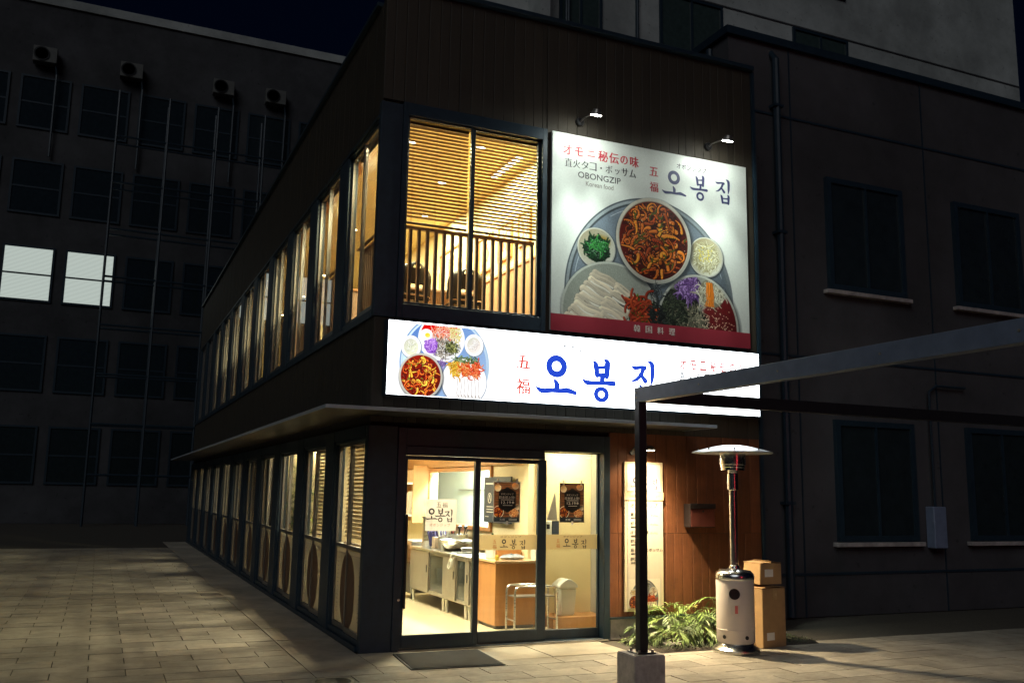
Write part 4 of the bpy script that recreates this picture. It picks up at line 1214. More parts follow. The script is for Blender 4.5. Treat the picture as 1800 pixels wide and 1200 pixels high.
# navy board on the pier
t = thing('notice_board', (2.34, 2.09, 1.2), 'dark navy notice board with pale symbols hung on the cream pier by the hatch', 'board')
MB().box(2.325, 2.352, 1.64, 2.54, 1.20, 1.80).build('panel', BOARD_NAVY, t, bevel=.004)
p = Print(2.323, axes='x')
p.put(*ring((-2.33, 1.52), .062, .006)); p.put(*ring((-2.05, 1.52), .062, .006))
p.put(*ribbon([(-2.36, 1.49), (-2.33, 1.56), (-2.30, 1.49)], [.008, .008, .008])); p.put(*ribbon([(-2.08, 1.49), (-2.05, 1.55), (-2.02, 1.49)], [.008, .008, .008]))
for k in range(3): p.rect(-2.43, -1.95 - .05 * k, 1.40 - .035 * k, 1.412 - .035 * k)
p.rect(-2.47, -1.9, 1.70, 1.72); p.rect(-2.47, -2.35, 1.27, 1.28)
p.build('lettering', INK_WHITE, t)

# steel towel stand, bin, plinth
t = thing('steel_stand', (2.2, .8, .02), 'low steel tube stand with a perforated shelf behind the doors', 'stand')
fr = MB()
for yy in (0.66, 0.90):
    fr.tube([(1.97, yy, .02), (1.97, yy, .47), (1.985, yy, .51), (2.02, yy, .53), (2.46, yy, .53), (2.495, yy, .51), (2.51, yy, .47), (2.51, yy, .02)], .0125, 8)
fr.build('frame', STEEL, t, smooth=True)
m = MB().box(1.99, 2.49, .67, .89, .405, .418)
m.tube([(1.97, .66, .15), (1.97, .90, .15)], .009, 6); m.tube([(2.51, .66, .15), (2.51, .90, .15)], .009, 6)
m.build('shelf', STEEL_DULL, t)
ph = MB().box(2.53, 3.245, .80, 1.195, .02, .15); props(ph.build('wood_plinth', ORANGE_WOOD, None, loc=(2.7, 1.0, .02), bevel=.003), 'low orange wood plinth under the waste bin', 'plinth')
t = thing('waste_bin', (2.775, .98, .15), 'cream plastic waste bin with a curved swing lid', 'bin')
V = []
def taper(cx, cy, z0, z1, a0, b0, a1, b1):
    return MB().add([(cx - a0, cy - b0, z0), (cx + a0, cy - b0, z0), (cx + a0, cy + b0, z0), (cx - a0, cy + b0, z0), (cx - a1, cy - b1, z1), (cx + a1, cy - b1, z1), (cx + a1, cy + b1, z1), (cx - a1, cy + b1, z1)],
                    [(0, 3, 2, 1), (4, 5, 6, 7), (0, 1, 5, 4), (1, 2, 6, 5), (2, 3, 7, 6), (3, 0, 4, 7)])
taper(2.775, .98, .151, .475, .095, .08, .115, .10).build('body', WHITE_PLASTIC, t, bevel=.015, seg=3)
m = MB(); n = 12
pr = [(2.775 - .125 + .25 * k / n, .475 + .03 + .075 * math.sin(math.pi * k / n)) for k in range(n + 1)]
m.prism([(2.65, .872, .476)] + [(x, .872, z) for x, z in pr] + [(2.90, .872, .476)], (0, .216, 0))
m.build('lid', WHITE_PLASTIC, t, bevel=.006)
# wall telephone and clip board on the yellow wall
t = thing('door_phone', (2.62, 1.19, 1.15), 'white door phone on the yellow lobby wall', 'phone')
d = MB().box(2.585, 2.685, 1.165, 1.199, 1.02, 1.26).build('casing', WHITE_PLASTIC, t, bevel=.008)
MB().box(2.61, 2.655, 1.162, 1.166, 1.16, 1.22).build('screen', BLACK_PLASTIC, d); MB().box(2.61, 2.66, 1.162, 1.166, 1.05, 1.065).build('button', BLACK_PLASTIC, d)
props(MB().box(2.70, 2.79, 1.18, 1.199, .98, 1.26).build('dark_plate', BOARD_NAVY, None, loc=(2.74, 1.19, .98)), 'dark plate on the yellow lobby wall beside the door phone', 'plate')
props(MB().prism([(2.56, 1.05, 1.27), (2.66, 1.05, 1.60), (2.67, 1.05, 1.60), (2.70, 1.05, 1.27)], (0, .012, 0)).build('leaning_panel', STEEL_DULL, None, loc=(2.62, 1.05, 1.27)), 'grey tilted flap panel behind the poster on the fixed glass', 'panel')

# indoor plant behind the side windows
def leafy(name, c, h, n, L, w, label, cat, m, droop=.5, spread=1.0):
    t = thing(name, c, label, cat)
    st = MB()
    for s in range(6):
        a = s * 1.05 + rng.uniform(-.2, .2)
        pts = [Vector(c) + Vector((math.cos(a) * .22 * spread * u * u, math.sin(a) * .22 * spread * u * u, .25 + h * u)) for u in np.linspace(0, 1, 6)]
        st.tube(pts, .007, 5, .003)
        lf = MB()
        for k in range(n // 6):
            u = rng.uniform(.25, 1); p = pts[0].lerp(pts[-1], u)
            d = rng.uniform(0, 6.28); dirv = Vector((math.cos(d), math.sin(d), rng.uniform(-.3, .6))).normalized()
            sd = dirv.cross(Vector((0, 0, 1))).normalized() * w
            q1, q2 = p + dirv * L * .5 + Vector((0, 0, .02)), p + dirv * L - Vector((0, 0, droop * L * .4))
            lf.add([p, q1 + sd, q2, q1 - sd], [(0, 1, 2, 3)])
        lf.build('foliage', m, t)
    st.build('stem', STEM, t)
    MB().lathe([(.12, 0), (.16, .28), (.15, .28), (.14, .24), (0, .24)], c, 18).build('pot', INK_GREY, t, smooth=True)
leafy('potted_plant', (0.55, 6.0, .02), 1.6, 140, .30, .035, 'leafy potted plant indoors behind the side windows', 'plant', LEAF_IN)

# ================================================================== UPSTAIRS ROOM
MB().box(0.17, 4.78, 0.21, D - .2, 3.342, 3.362).build('upper_floor', FLOOR_UP, bld)
MB().box(0.17, 2.20, 0.21, D - .2, 5.70, 5.76).build('upper_ceiling', CEIL, bld)
uwl = MB().box(2.15, 2.25, 0.21, 15.0, 4.42, 5.70); uwl.box(0.17, 2.25, 15.0, 15.1, 3.362, 5.70)
uwl.build('dining_wall', PLASTER_WARM, bld)
MB().box(2.135, 2.25, 0.21, 15.0, 3.362, 4.42).build('wainscot', WAINSCOT, bld)
MB().box(2.12, 2.15, 0.21, 15.0, 4.421, 4.445).build('dado_rail', ORANGE_WOOD, bld)
MB().box(0.17, 0.30, 0.21, 15.0, 5.66, 5.70).build('ceiling_trim', ORANGE_WOOD, bld)
# recessed lights
spots = [(0.575, .80), (1.40, 1.99), (1.68, 3.53), (0.62, 2.2), (1.39, .60), (0.9, 4.8), (1.2, 6.6), (1.2, 8.2), (1.2, 10.4), (1.2, 12.8)]
names = ['nearest the corner pillar', 'over the black chairs', 'over the dining table', 'over the side window screen', 'nearest the window mullion', 'by the fan picture', 'deeper in the dining room', 'past the middle of the dining room', 'in the rear half of the dining room', 'at the end of the dining room']
for (x, y), s in zip(spots, names):
    t = thing('recessed_light', (x, y, 5.69), f'round recessed ceiling light upstairs {s}', 'ceiling light', 'recessed lights upstairs')
    MB().lathe([(.052, 0), (.075, -.004), (.075, .004), (.052, .008)], (x, y, 5.694), 20).build('trim_ring', WHITE_PLASTIC, t, smooth=True)
    MB().lathe([(0, 0), (.05, .0), (.05, .003), (0, .003)], (x, y, 5.690), 20).build('diffuser', LENS_WARM, t)
    d = bpy.data.lights.new('lamp', 'AREA'); d.shape = 'DISK'; d.size = .11; d.energy = 32; d.color = (1.0, .93, .58)
    o = bpy.data.objects.new('lamp', d); link(o, t, (x, y, 5.682))
def glow_bar(x, y0, y1):  # added glowing bar, stands for the glow of light on the ceiling
    t = thing('ceiling_glow_bar', (x, y0, 5.66), 'long glowing bar added for the glow on the ceiling upstairs', 'ceiling glow')
    MB().box(x - .05, x + .05, y0, y1, 5.672, 5.698).build('housing', WHITE_PLASTIC, t)
    MB().box(x - .04, x + .04, y0 + .02, y1 - .02, 5.664, 5.6715).build('diffuser', emit('bar_glow', (1, .86, .52), 4), t)
    area('lamp', (x, (y0 + y1) / 2, 5.655), .08, y1 - y0, 20, (1.0, .93, .62), t)
glow_bar(1.92, .60, 1.45)

# blinds in the front window
slat_me = MB().add([(0, -.0175, 0), (1, -.0175, 0), (1, 0, .0035), (0, 0, .0035), (1, .0175, 0), (0, .0175, 0), (0, -.0175, -.003), (1, -.0175, -.003), (1, .0175, -.003), (0, .0175, -.003)],
                   [(0, 1, 2, 3), (3, 2, 4, 5), (6, 9, 8, 7), (0, 6, 7, 1), (4, 8, 9, 5), (0, 3, 5, 9, 6), (1, 7, 8, 4, 2)])
slat_me = raw_mesh('slat', slat_me.v, slat_me.f, BLIND)
def blind(x0, x1, y, z0, z1, label):
    t = thing('window_blind', ((x0 + x1) / 2, y, z1), label, 'blind', 'slatted blinds in the upper front window')
    n = int((z1 - z0 - .05) / 0.0415)
    for k in range(n):
        piece('slat', slat_me, t, (x0, y, z1 - .05 - k * .0415), (x1 - x0, 1, 1), (R(-21), 0, 0))
    MB().box(x0, x1, y - .02, y + .02, z1 - .03, z1).build('head_rail', BLIND, t)
    MB().box(x0, x1, y - .016, y + .016, z0 - .012, z0 + .010).build('bottom_rail', SCREEN_WOOD, t, bevel=.003)
    m = MB()
    for q in (x0 + .1, (x0 + x1) / 2, x1 - .1):
        m.box(q, q + .002, y - .019, y - .018, z0, z1 - .02); m.box(q, q + .002, y + .018, y + .019, z0, z1 - .02)
    m.build('cord', BLIND, t)
blind(0.30, 1.055, .125, 4.50, 5.66, 'wooden slat blind drawn halfway beside the corner pillar upstairs')
blind(1.085, 1.92, .125, 4.50, 5.66, 'wooden slat blind drawn halfway beside the billboard upstairs')
# vertical slat screen
t = thing('slat_screen', (1.1, .19, 3.5), 'screen of upright brown slats in the lower half of the upper front window', 'screen')
sl_me = slab_mesh('screen_slat', SCREEN_WOOD)
for k in range(17):
    piece('upright_slat', sl_me, t, (0.315 + k * .0985, .185, 3.42), (.033, .045, 1.03))
MB().box(0.30, 1.93, .18, .235, 4.452, 4.487).build('top_rail', SCREEN_WOOD, t); MB().box(0.30, 1.93, .18, .235, 3.39, 3.418).build('bottom_rail', SCREEN_WOOD, t)

# blinds and screens of the side windows
def side_blind(y0, y1, x, z0, z1, label, group, tilt):
    t = thing('side_blind', (x, y0, z1), label, 'blind', group)
    m = MB(); n = int((z1 - z0 - .05) / .045)
    c, s = math.cos(R(tilt)) * .0175, math.sin(R(tilt)) * .0175
    for k in range(n):
        z = z1 - .05 - k * .045
        m.add([(x - c, y0, z - s), (x - c, y1, z - s), (x + c, y1, z + s), (x + c, y0, z + s), (x - c, y0, z - s + .003), (x - c, y1, z - s + .003), (x + c, y1, z + s + .003), (x + c, y0, z + s + .003)],
              [(0, 1, 2, 3), (7, 6, 5, 4), (0, 4, 5, 1), (3, 2, 6, 7), (0, 3, 7, 4), (1, 5, 6, 2)])
    o = m.build('slats', BLIND_LIT, t); o['kind'] = 'stuff'
    MB().box(x - .02, x + .02, y0, y1, z1 - .03, z1).build('head_rail', BLIND, t)
    MB().box(x - .016, x + .016, y0, y1, z0 - .01, z0 + .01).build('bottom_rail', SCREEN_WOOD, t)
ORD = ['nearest the corner', 'second from the corner', 'third from the corner', 'fourth from the corner', 'fifth from the corner', 'sixth from the corner', 'seventh from the corner', 'eighth from the corner', 'ninth from the corner', 'tenth from the corner', 'at the far end']
for k in range(BAYS):
    y0 = .10 + 1.79 * k
    side_blind(y0 + .04, y0 + 1.32, .15, 4.46, 5.60, f'slatted blind in the upper side window {ORD[k]}', 'blinds in the upper side windows', 40)
    if k in (0, 1, 4, 5, 7, 8): side_blind(y0 + .04, y0 + 1.32, .15, 1.03 if k else 1.0, 2.12, f'slatted blind in the lower side window {ORD[k]}', 'blinds in the lower side windows', 52)
    t = thing('side_screen', (.2, y0, 3.46), f'brown upright slats in the upper side window {ORD[k]}', 'screen', 'slat screens in the upper side windows')
    for q in range(15): piece('upright_slat', sl_me, t, (.185, y0 + .045 + q * .087, 3.47), (.045, .046, .94))
    MB().box(.18, .235, y0 + .03, y0 + 1.34, 4.412, 4.447).build('top_rail', SCREEN_WOOD, t)

# pictures on the dining wall
def picture(y0, y1, z0, z1, label, shape):
    t = thing('picture', (2.14, (y0 + y1) / 2, z0), label, 'picture', 'pictures on the dining wall')
    MB().frame_side(y0, y1, z0, z1, .03, 2.115, 2.149).build('frame', ORANGE_WOOD, t)
    MB().box(2.135, 2.149, y0 + .03, y1 - .03, z0 + .03, z1 - .03).build('sheet', mat('picture_ground', (.75, .62, .36), .8, var=.2), t)
    p = Print(2.133, axes='x')
    yc, zc = -(y0 + y1) / 2, (z0 + z1) / 2
    if shape == 'fan':
        for r in (.10, .14, .18, .22):
            a = np.linspace(-1.1, 1.4, 9); p.put(*ribbon([(yc + math.cos(q) * r * .8 - .1, zc + math.sin(q) * r) for q in a], [.008] * 9))
    else:
        for k in range(5): p.put(*ribbon([(yc + rng.uniform(-.1, .1), zc - .12), (yc + rng.uniform(-.12, .12), zc), (yc + rng.uniform(-.12, .12), zc + .14)], [.004, .01, .006]))
    p.build('drawing', mat('sienna_ink', (.36, .12, .04), .7), t)
picture(3.2, 4.1, 4.52, 5.25, 'large picture of brown fan arcs on the dining wall behind the black chairs', 'fan')
picture(1.95, 2.45, 4.58, 5.10, 'framed brush picture on the dining wall next to the fan arcs', 'b')
picture(1.30, 1.75, 4.60, 5.10, 'framed brush picture in the middle of the dining wall', 'b')
picture(.72, 1.10, 4.66, 5.10, 'framed brush picture on the dining wall nearest the window', 'b')

# chairs and table
def chair(c, rz, label):
    t = thing('dining_chair', c, label, 'chair', 'black chairs upstairs')
    def L(mb): return mb.rot(rz, (0, 0, 0)), mb
    def B(mb, name, m, **k):
        mb.rot(rz); mb.v = [p + Vector(c) for p in mb.v]
        return mb.build(name, m, t, **k)
    B(MB().box(-.21, .21, -.20, .21, .43, .48), 'seat', BLACK_PLASTIC, bevel=.02, seg=2)
    # rounded shell back with a hand slot
    V, F = [], []
    nu, nv = 14, 10
    for j in range(nv + 1):
        v = j / nv; z = .50 + .37 * v
        hw_ = .235 * math.sqrt(max(0.0, 1 - max(0, (v - .45) / .56) ** 2.6))
        for i in range(nu + 1):
            u = i / nu * 2 - 1
            V.append((hw_ * u, -.21 - .05 * v + .09 * u * u, z))
    for j in range(nv):
        for i in range(nu):
            if j == nv - 2 and 5 <= i <= 8: continue
            if 1 <= j <= 2 and 4 <= i <= 9: continue
            a = j * (nu + 1) + i; F.append((a, a + 1, a + nu + 2, a + nu + 1))
    n = len(V)
    V2 = V + [(x, y + .02, z) for x, y, z in V]
    F2 = list(F) + [tuple(reversed([q + n for q in f])) for f in F]
    from collections import Counter
    ec = Counter()
    for f in F:
        for q in range(4): ec[(f[q], f[(q + 1) % 4])] += 1
    for (a, b) in list(ec):
        if (b, a) not in ec: F2.append((b, a, a + n, b + n))
    B(MB().add(V2, F2), 'backrest', BLACK_PLASTIC, smooth=True)
    for sx in (-1, 1):
        for sy in (-1, 1):
            B(MB().cyl((.17 * sx, .16 * sy, .43), (.21 * sx, .20 * sy, 0), .016, .011, 8), 'leg', BLACK_PLASTIC, smooth=True)
chair((0.66, .98, 3.362), R(8), 'black round backed chair nearer the corner pillar')
chair((1.36, .98, 3.362), R(-6), 'black round backed chair behind the window mullion')
t = thing('dining_table', (1.0, 1.75, 3.362), 'dark dining table behind the two black chairs', 'table')
MB().box(.45, 1.7, 1.35, 2.1, 4.04, 4.075).build('tabletop', SCREEN_WOOD, t, bevel=.005)
for a in (.52, 1.63):
    for b in (1.42, 2.03): MB().box(a - .02, a + .02, b - .02, b + .02, 3.362, 4.04).build('leg', BLACK_STEEL, t)
t = thing('low_partition', (.9, 3.0, 3.362), 'dark low bench partition behind the dining table', 'partition')
MB().box(.2, 1.7, 2.9, 3.0, 3.362, 4.28).build('panel', SCREEN_WOOD, t); MB().box(.2, 1.7, 2.88, 3.02, 4.281, 4.31).build('cap', ORANGE_WOOD, t)

# ================================================================== SIGNS
# billboard
t = thing('billboard', (3.43, 0, 3.43), 'pale green white billboard with octopus dishes over a red band beside the upper window', 'billboard')
bp, (bx0, bx1, bz0, bz1) = billboard_print()
MB().box(2.045, 4.838, -0.038, 0.0, 3.428, 5.803).build('panel', WHITE_BOARD, t, bevel=.003)
uv_panel('food_print', bx0 + .006, 4.832, bz0, bz1 - .003, -.0395, print_mat('billboard_ink', bp, rough=.42), t)
MB().box(2.043, 4.840, -0.0415, -0.0385, 3.426, 3.622).build('red_band', RED_BAND, t)
p = Print(-.0425)
for k, ch in enumerate('韓国料理'): p.text(ch, 3.14 + k * .163, 3.23 + k * .163, 3.50, 3.583, .004, SERIF)
p.build('lettering', INK_WHITE, t)
p = Print(-.0405)
for ch, a, b, z0, z1 in zip('オモニ秘伝の味', (2.19, 2.345, 2.515, 2.66, 2.81, 2.965, 3.10), (2.30, 2.445, 2.605, 2.785, 2.935, 3.06, 3.215), (5.545, 5.55, 5.57, 5.535, 5.535, 5.55, 5.535), (5.655, 5.65, 5.63, 5.66, 5.66, 5.645, 5.66)):
    p.text(ch, a - .005, b + .005, z0 - .005, z1 + .005, 0.008, (.022, -.006))
for ch, z0, z1 in (('五', 5.465, 5.575), ('福', 5.262, 5.385)): p.text(ch, 3.372, 3.498, z0, z1, .006, SERIF)
p.build('lettering', INK_RED, t)
p = Print(-.0405)
xs = np.linspace(2.205, 3.19, 10)
for k, ch in enumerate('直火タコ・ボッサム'):
    a, b = xs[k] + .004, xs[k + 1] - .010
    if ch == '・': p.put(*ring(((a + b) / 2, 5.445), .006, .0059)); continue
    if ch == 'ッ': p.text(ch, a + .02, b - .012, 5.40, 5.465, 0, SERIF); continue
    p.text(ch, a, b, 5.395, 5.495, 0, SERIF)
p.text('OBONGZIP', 2.385, 2.965, 5.282, 5.358, .004)
p.build('lettering', INK_BLACK, t)
p = Print(-.0405); p.text('Korean food', 2.49, 2.865, 5.193, 5.254, .004)
p.build('lettering', INK_GREY, t)
p = Print(-.0405)
for k, ch in enumerate('オボンジップ'): p.text(ch, 3.77 + k * .077, 3.835 + k * .077, 5.62, 5.685, .012)
p.build('lettering', INK_BLACK, t)
p = Print(-.0405)
p.brush(syllable_o(), (3.722, 5.405), .335, 1.0); p.brush(syllable_bong(), (4.105, 5.410), .325, 1.02); p.brush(syllable_jip(), (4.46, 5.435), .345, 1.0)
p.build('lettering', INK_NAVY, t)

# light box sign
t = thing('light_box_sign', (2.5, 0, 2.58), 'long glowing white light box sign with blue lettering above the canopy', 'sign')
cs = MB().frame(0.115, 4.905, 2.565, 3.365, .012, -.128, -.112); cs.box(0.115, 4.905, -.112, 0.0, 2.565, 3.365)
cs.build('casing', DARK_METAL, t)
MB().box(0.1275, 4.8925, -.122, -.1125, 2.5775, 3.3525).build('lit_face', SIGN_WHITE, t)
pl, (a, b, c, d) = platter_print()
uv_panel('platter_print', a, b, c, d, -.1235, print_mat('backlit_ink', pl, glow=0.44), t)
p = Print(-.1235); GROW = 0.017
p.brush(syllable_o(), (2.075, 2.885), .455, 1.04); p.brush(syllable_bong(), (2.64, 2.872), .475, 1.10); p.brush(syllable_jip(), (3.21, 2.935), .47, 1.0)
GROW = 0.0
p.build('lettering', SIGN_BLUE, t)
p = Print(-.1235)
for ch, z0, z1 in (('五', 2.945, 3.095), ('福', 2.665, 2.84)): p.text(ch, 1.59, 1.765, z0, z1, .012, (.040, .012))
p.build('lettering', SIGN_RED, t)
p = Print(-.1235)
for k, ch in enumerate('オボンジップ'): p.text(ch, 2.15 + k * .108, 2.205 + k * .108, 3.18, 3.265, 0, (.060, .055))
for k, ch in enumerate('直火タコ・ボッサム'): p.text(ch, 3.72 + k * .118, 3.80 + k * .118, 2.95, 3.055, 0, (.055, .048))
p.text('OBONGZIP', 3.95, 4.5, 2.84, 2.91, -.014); p.text('Korean food', 4.04, 4.42, 2.75, 2.80, -.012)
p.build('lettering', SIGN_PALE, t)
p = Print(-.1235)
for k, ch in enumerate('オモニ秘伝の味'): p.text(ch, 3.72 + k * .145, 3.82 + k * .145, 3.08, 3.21, 0, (.055, .048))
p.build('lettering', SIGN_PALE_RED, t)

# spot lamps over the billboard
def sign_lamp(x, z, label):
    t = thing('sign_lamp', (x, 0.006, z), label, 'spot lamp', 'arm lamps over the billboard')
    MB().cyl((x, .004, z), (x, -.035, z), .055, .050, 20).build('wall_plate', BLACK_PLASTIC, t, bevel=.004)
    MB().tube([(x, -.035, z), (x, -.09, z + .012), (x, -.22, z + .0), (x, -.36, z - .020)], .010, 8).build('arm', ALU, t, smooth=True)
    h = Vector((x, -.43, z - .03)); aim = Vector((x - .02, -.03, z - 1.05)); d = (aim - h).normalized()
    hd = MB().cyl(h - d * .03, h + d * .035, .044, .068, 20).build('lamp_head', ALU, t, bevel=.003)
    MB().cyl(h + d * .036, h + d * .044, .063, .060, 20).build('lens', LENS_COOL, hd)
    for drop, lat, ang, w in ((1.2, .9, 116, 8.5), (1.8, .85, 50, 26), (2.8, .42, 38, 92)):
        for sg in (-1, 1):
            spot('lamp', h + d * .05, (x + sg * lat, -.03, z - drop), w, (0.88, 1.0, 0.90), ang, 1.0, .07, t)
sign_lamp(2.42, 5.985, 'lit arm lamp over the billboard nearer the upper window')
sign_lamp(4.27, 5.995, 'lit arm lamp over the billboard by the building edge')

# menu board and its lamp
t = thing('menu_board', (3.28, 0, .3), 'tall narrow cream menu board on the wood wall behind the steel post', 'menu board')
MB().box(3.020, 3.538, -.022, .004, .298, 1.973).build('panel', mat('menu_cream', (.74, .62, .42), .6, var=.05), t, bevel=.003)
MB().box(3.055, 3.503, -.026, -.0225, 1.64, 1.945).build('header', PAPER, t)
MB().box(3.014, 3.544, -.0275, -.0225, 1.535, 1.628).build('ribbon', mat('menu_ribbon', (.70, .56, .36), .6), t, bevel=.002)
MB().box(3.055, 3.503, -.026, -.0225, .335, 1.525).build('sheet', mat('menu_sheet', (.62, .55, .43), .6, var=.04), t)
p = Print(-.0268); p.logo(3.10, 3.46, 1.725, .13); p.text('五福', 3.24, 3.32, 1.84, 1.88)
p.build('lettering', INK_NAVY, t)
p = Print(-.0283); p.text('お品書き', 3.08, 3.20, 1.565, 1.60); p.text('メニュー', 3.36, 3.49, 1.565, 1.60)
p.build('lettering', INK_GREY, t)
p = Print(-.0268)
p.text('オボンジップ', 3.095, 3.46, 1.45, 1.50, .008)
for k, s in enumerate(('直火タコ', 'ボッサム', 'オモニの味', '韓国料理', '直火タコとボッサム', '韓国料理')):
    z = 1.36 - k * .10
    p.text(s, 3.095, 3.095 + .048 * len(s), z - .004, z + .036, .012); p.rect(3.10, 3.26 + .02 * (k % 3), z - .030, z - .019)
    if k < 3: p.text('ボッサム', 3.36, 3.46, z - .01, z + .016)
p.build('lettering', INK_BLACK, t)
uv_panel('food_print', 3.075, 3.485, .335, .655, -.0268, print_mat('menu_ink', menu_print(), rough=.6), t)
t = thing('wall_lamp', (3.28, 0, 2.14), 'small lit lamp above the menu board', 'wall lamp')
MB().tube([(3.13, .0, 2.08), (3.12, -.06, 2.13), (3.16, -.12, 2.17), (3.215, -.20, 2.17)], .008, 8).build('arm', BLACK_PLASTIC, t, smooth=True)
MB().cyl((3.13, .004, 2.08), (3.13, -.02, 2.08), .03).build('wall_plate', BLACK_PLASTIC, t)
hd = MB().lathe([(.02, .05), (.05, .03), (.062, 0), (.056, 0), (.045, .025), (0, .04)], (3.225, -.25, 2.10), 20).build('lamp_head', ALU, t, smooth=True)
MB().lathe([(0, -.006), (.04, -.004), (.05, .004), (0, .008)], (3.225, -.25, 2.098), 16).build('lens', LENS_WARM, hd, smooth=True)
spot('lamp', (3.225, -.25, 2.085), (3.30, -.22, .9), 14, (1.0, .78, .46), 155, .6, .03, t)
spot('lamp', (3.225, -.25, 2.085), (3.66, -.24, .3), 95, (1.0, .80, .48), 84, 1.0, .03, t)

spot('lamp', (3.225, -.25, 2.085), (3.34, -1.35, 0), 150, (1.0, .80, .50), 122, .9, .03, t)

# mailbox
t = thing('mailbox', (4.02, 0, 1.23), 'brown metal mailbox with a dark slot on the wood wall', 'mailbox')
MB().box(3.842, 4.194, -.125, .004, 1.232, 1.502).build('body', MAIL_DARK, t, bevel=.004)
MB().box(3.85, 4.186, -.131, -.1255, 1.24, 1.445).build('door', MAIL_BROWN, t, bevel=.002)
MB().box(3.838, 4.198, -.14, -.1255, 1.45, 1.508).build('slot_flap', MAIL_DARK, t, bevel=.003)
MB().cyl((4.02, -.131, 1.42), (4.02, -.137, 1.42), .013).build('lock', BLACK_PLASTIC, t)

# ================================================================== STREET FURNITURE
# pergola
t = thing('pergola', (1.635, -2.6, 0), 'dark steel pergola corner on a square concrete footing', 'pergola')
MB().box(1.492, 1.778, -2.745, -2.459, 0, .335).build('footing', CONCRETE, t, bevel=.008, seg=2)
px, py, hw_ = 1.645, -2.60, .0375
MB().box(px - hw_, px + hw_, py - hw_, py + hw_, .335, 2.478).build('post', BLACK_STEEL, t, bevel=.003)
GREY_STEEL = mat('lit_grey_steel', (.19, .24, .35), .36, var=.15, scale=10, spec=.6)  # sign's bluish light put into the beam's colour; plain grey on the meter box
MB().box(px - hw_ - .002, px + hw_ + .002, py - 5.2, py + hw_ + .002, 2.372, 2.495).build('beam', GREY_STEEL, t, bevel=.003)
MB().box(px + hw_ + .002, 6.5, py - hw_, py + hw_, 2.372, 2.478).build('beam', BLACK_STEEL, t, bevel=.003)
MB().box(6.5, 6.575, py - 5.2, py + hw_, 2.372, 2.495).build('beam', BLACK_STEEL, t, bevel=.003)
MB().box(6.5, 6.575, py - hw_, py + hw_, 0, 2.371).build('post', BLACK_STEEL, t, bevel=.003)
MB().box(6.40, 6.68, py - .14, py + .14, -.01, .335).build('footing', CONCRETE, t, bevel=.008)

br = MB().box(px - .085, px + .085, py - .085, py + .085, .3355, .3475); br.build('base_plate', BLACK_STEEL, t, bevel=.002)
for a in (-.062, .062):
    for b in (-.062, .062): MB().cyl((px + a, py + b, .3475), (px + a, py + b, .366), .011, n=6).build('bolt', STEEL_DULL, t)
g = MB()
for zz in (2.41, 2.45): g.cyl((px - hw_ - .010, py, zz), (px - hw_ - .002, py, zz), .010, n=6)
for yy in np.arange(py - .9, py - 5, -.9): g.cyl((px - hw_ - .008, yy, 2.434), (px - hw_ - .002, yy, 2.434), .008, n=6)
g.build('rivet', STEEL_DULL, t)['kind'] = 'stuff'
# patio heater
hx, hy = 3.735, -1.08
t = thing('patio_heater', (hx, hy, 0), 'cream and chrome mushroom patio heater beside the leafy planter', 'patio heater')
C = (hx, hy, 0)
MB().lathe([(.245, 0.0), (.25, .015), (.245, .035), (.19, .075), (.18, .10)], C, 40).build('base', STEEL, t, smooth=True)
body = MB().lathe([(.190, .10), (.197, .115), (.197, .225), (.2, .228), (.2, .235), (.197, .238), (.197, .735), (.194, .74)], C, 48).build('body', CREAM_ENAMEL, t, smooth=True)
MB().lathe([(.200, .735), (.203, .745), (.203, .775), (.196, .80), (.165, .828), (.07, .842), (.06, .85), (.055, .875), (.043, .885)], C, 48).build('dome_cover', CHROME, t, smooth=True)
MB().lathe([(.042, .88), (.042, 1.67)], C, 24).build('pole', CHROME, t, smooth=True)
MB().lathe([(.044, 1.66), (.060, 1.67), (.058, 1.84), (.030, 1.85)], C, 24).build('collar', CHROME, t, smooth=True)
MB().lathe([(.050, 1.845), (.052, 1.85), (.055, 1.86), (.06, 1.862), (.10, 1.865), (.128, 1.875), (.128, 1.90), (.133, 1.905), (.133, 1.93), (.142, 1.935), (.142, 2.055), (.12, 2.06)], C, 36).build('burner', CHROME, t, smooth=True)
MB().lathe([(0, 2.145), (.10, 2.142), (.22, 2.122), (.34, 2.092), (.425, 2.068), (.43, 2.058), (.422, 2.056), (.33, 2.078), (.20, 2.108), (0, 2.125)], C, 56).build('reflector', mat('reflector_aluminium', (.82, .84, .86), .38, metal=.55, var=.05, scale=5), t, smooth=True)
m = MB()
for k in range(8):
    a = k * math.pi / 4 + .2; m.cyl((hx + .36 * math.cos(a), hy + .36 * math.sin(a), 2.083), (hx + .36 * math.cos(a), hy + .36 * math.sin(a), 2.102), .010, .008, 8)
m.build('rivet', CHROME, t)
vd = Vector((-2.5025 - hx, -9.3046 - hy, 0)).normalized(); vr = Vector((-vd.y, vd.x, 0))
def on_body(a, z, r=.198): d = vd * math.cos(a) + vr * math.sin(a); return Vector((hx, hy, z)) + d * r, d
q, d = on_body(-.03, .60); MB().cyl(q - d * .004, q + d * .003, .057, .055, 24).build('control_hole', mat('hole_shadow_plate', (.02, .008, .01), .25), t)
MB().cyl(q + d * .003, q + d * .006, .060, .060, 24, cap=False).build('control_ring', BLACK_PLASTIC, t)
for a in (-.62, .60):
    q, d = on_body(a, .165); MB().cyl(q - d * .004, q + d * .006, .021, .019, 16).build('vent_plug', BLACK_PLASTIC, t)
lv = []
for i in range(7):
    a = -.24 + i * .075
    for z in (.395, .495): lv.append(on_body(a, z, .1985)[0])
MB().add(lv, [(2 * i, 2 * i + 2, 2 * i + 3, 2 * i + 1) for i in range(6)]).build('rating_label', mat('label_paper', (.62, .55, .50), .5), t)
lv = []
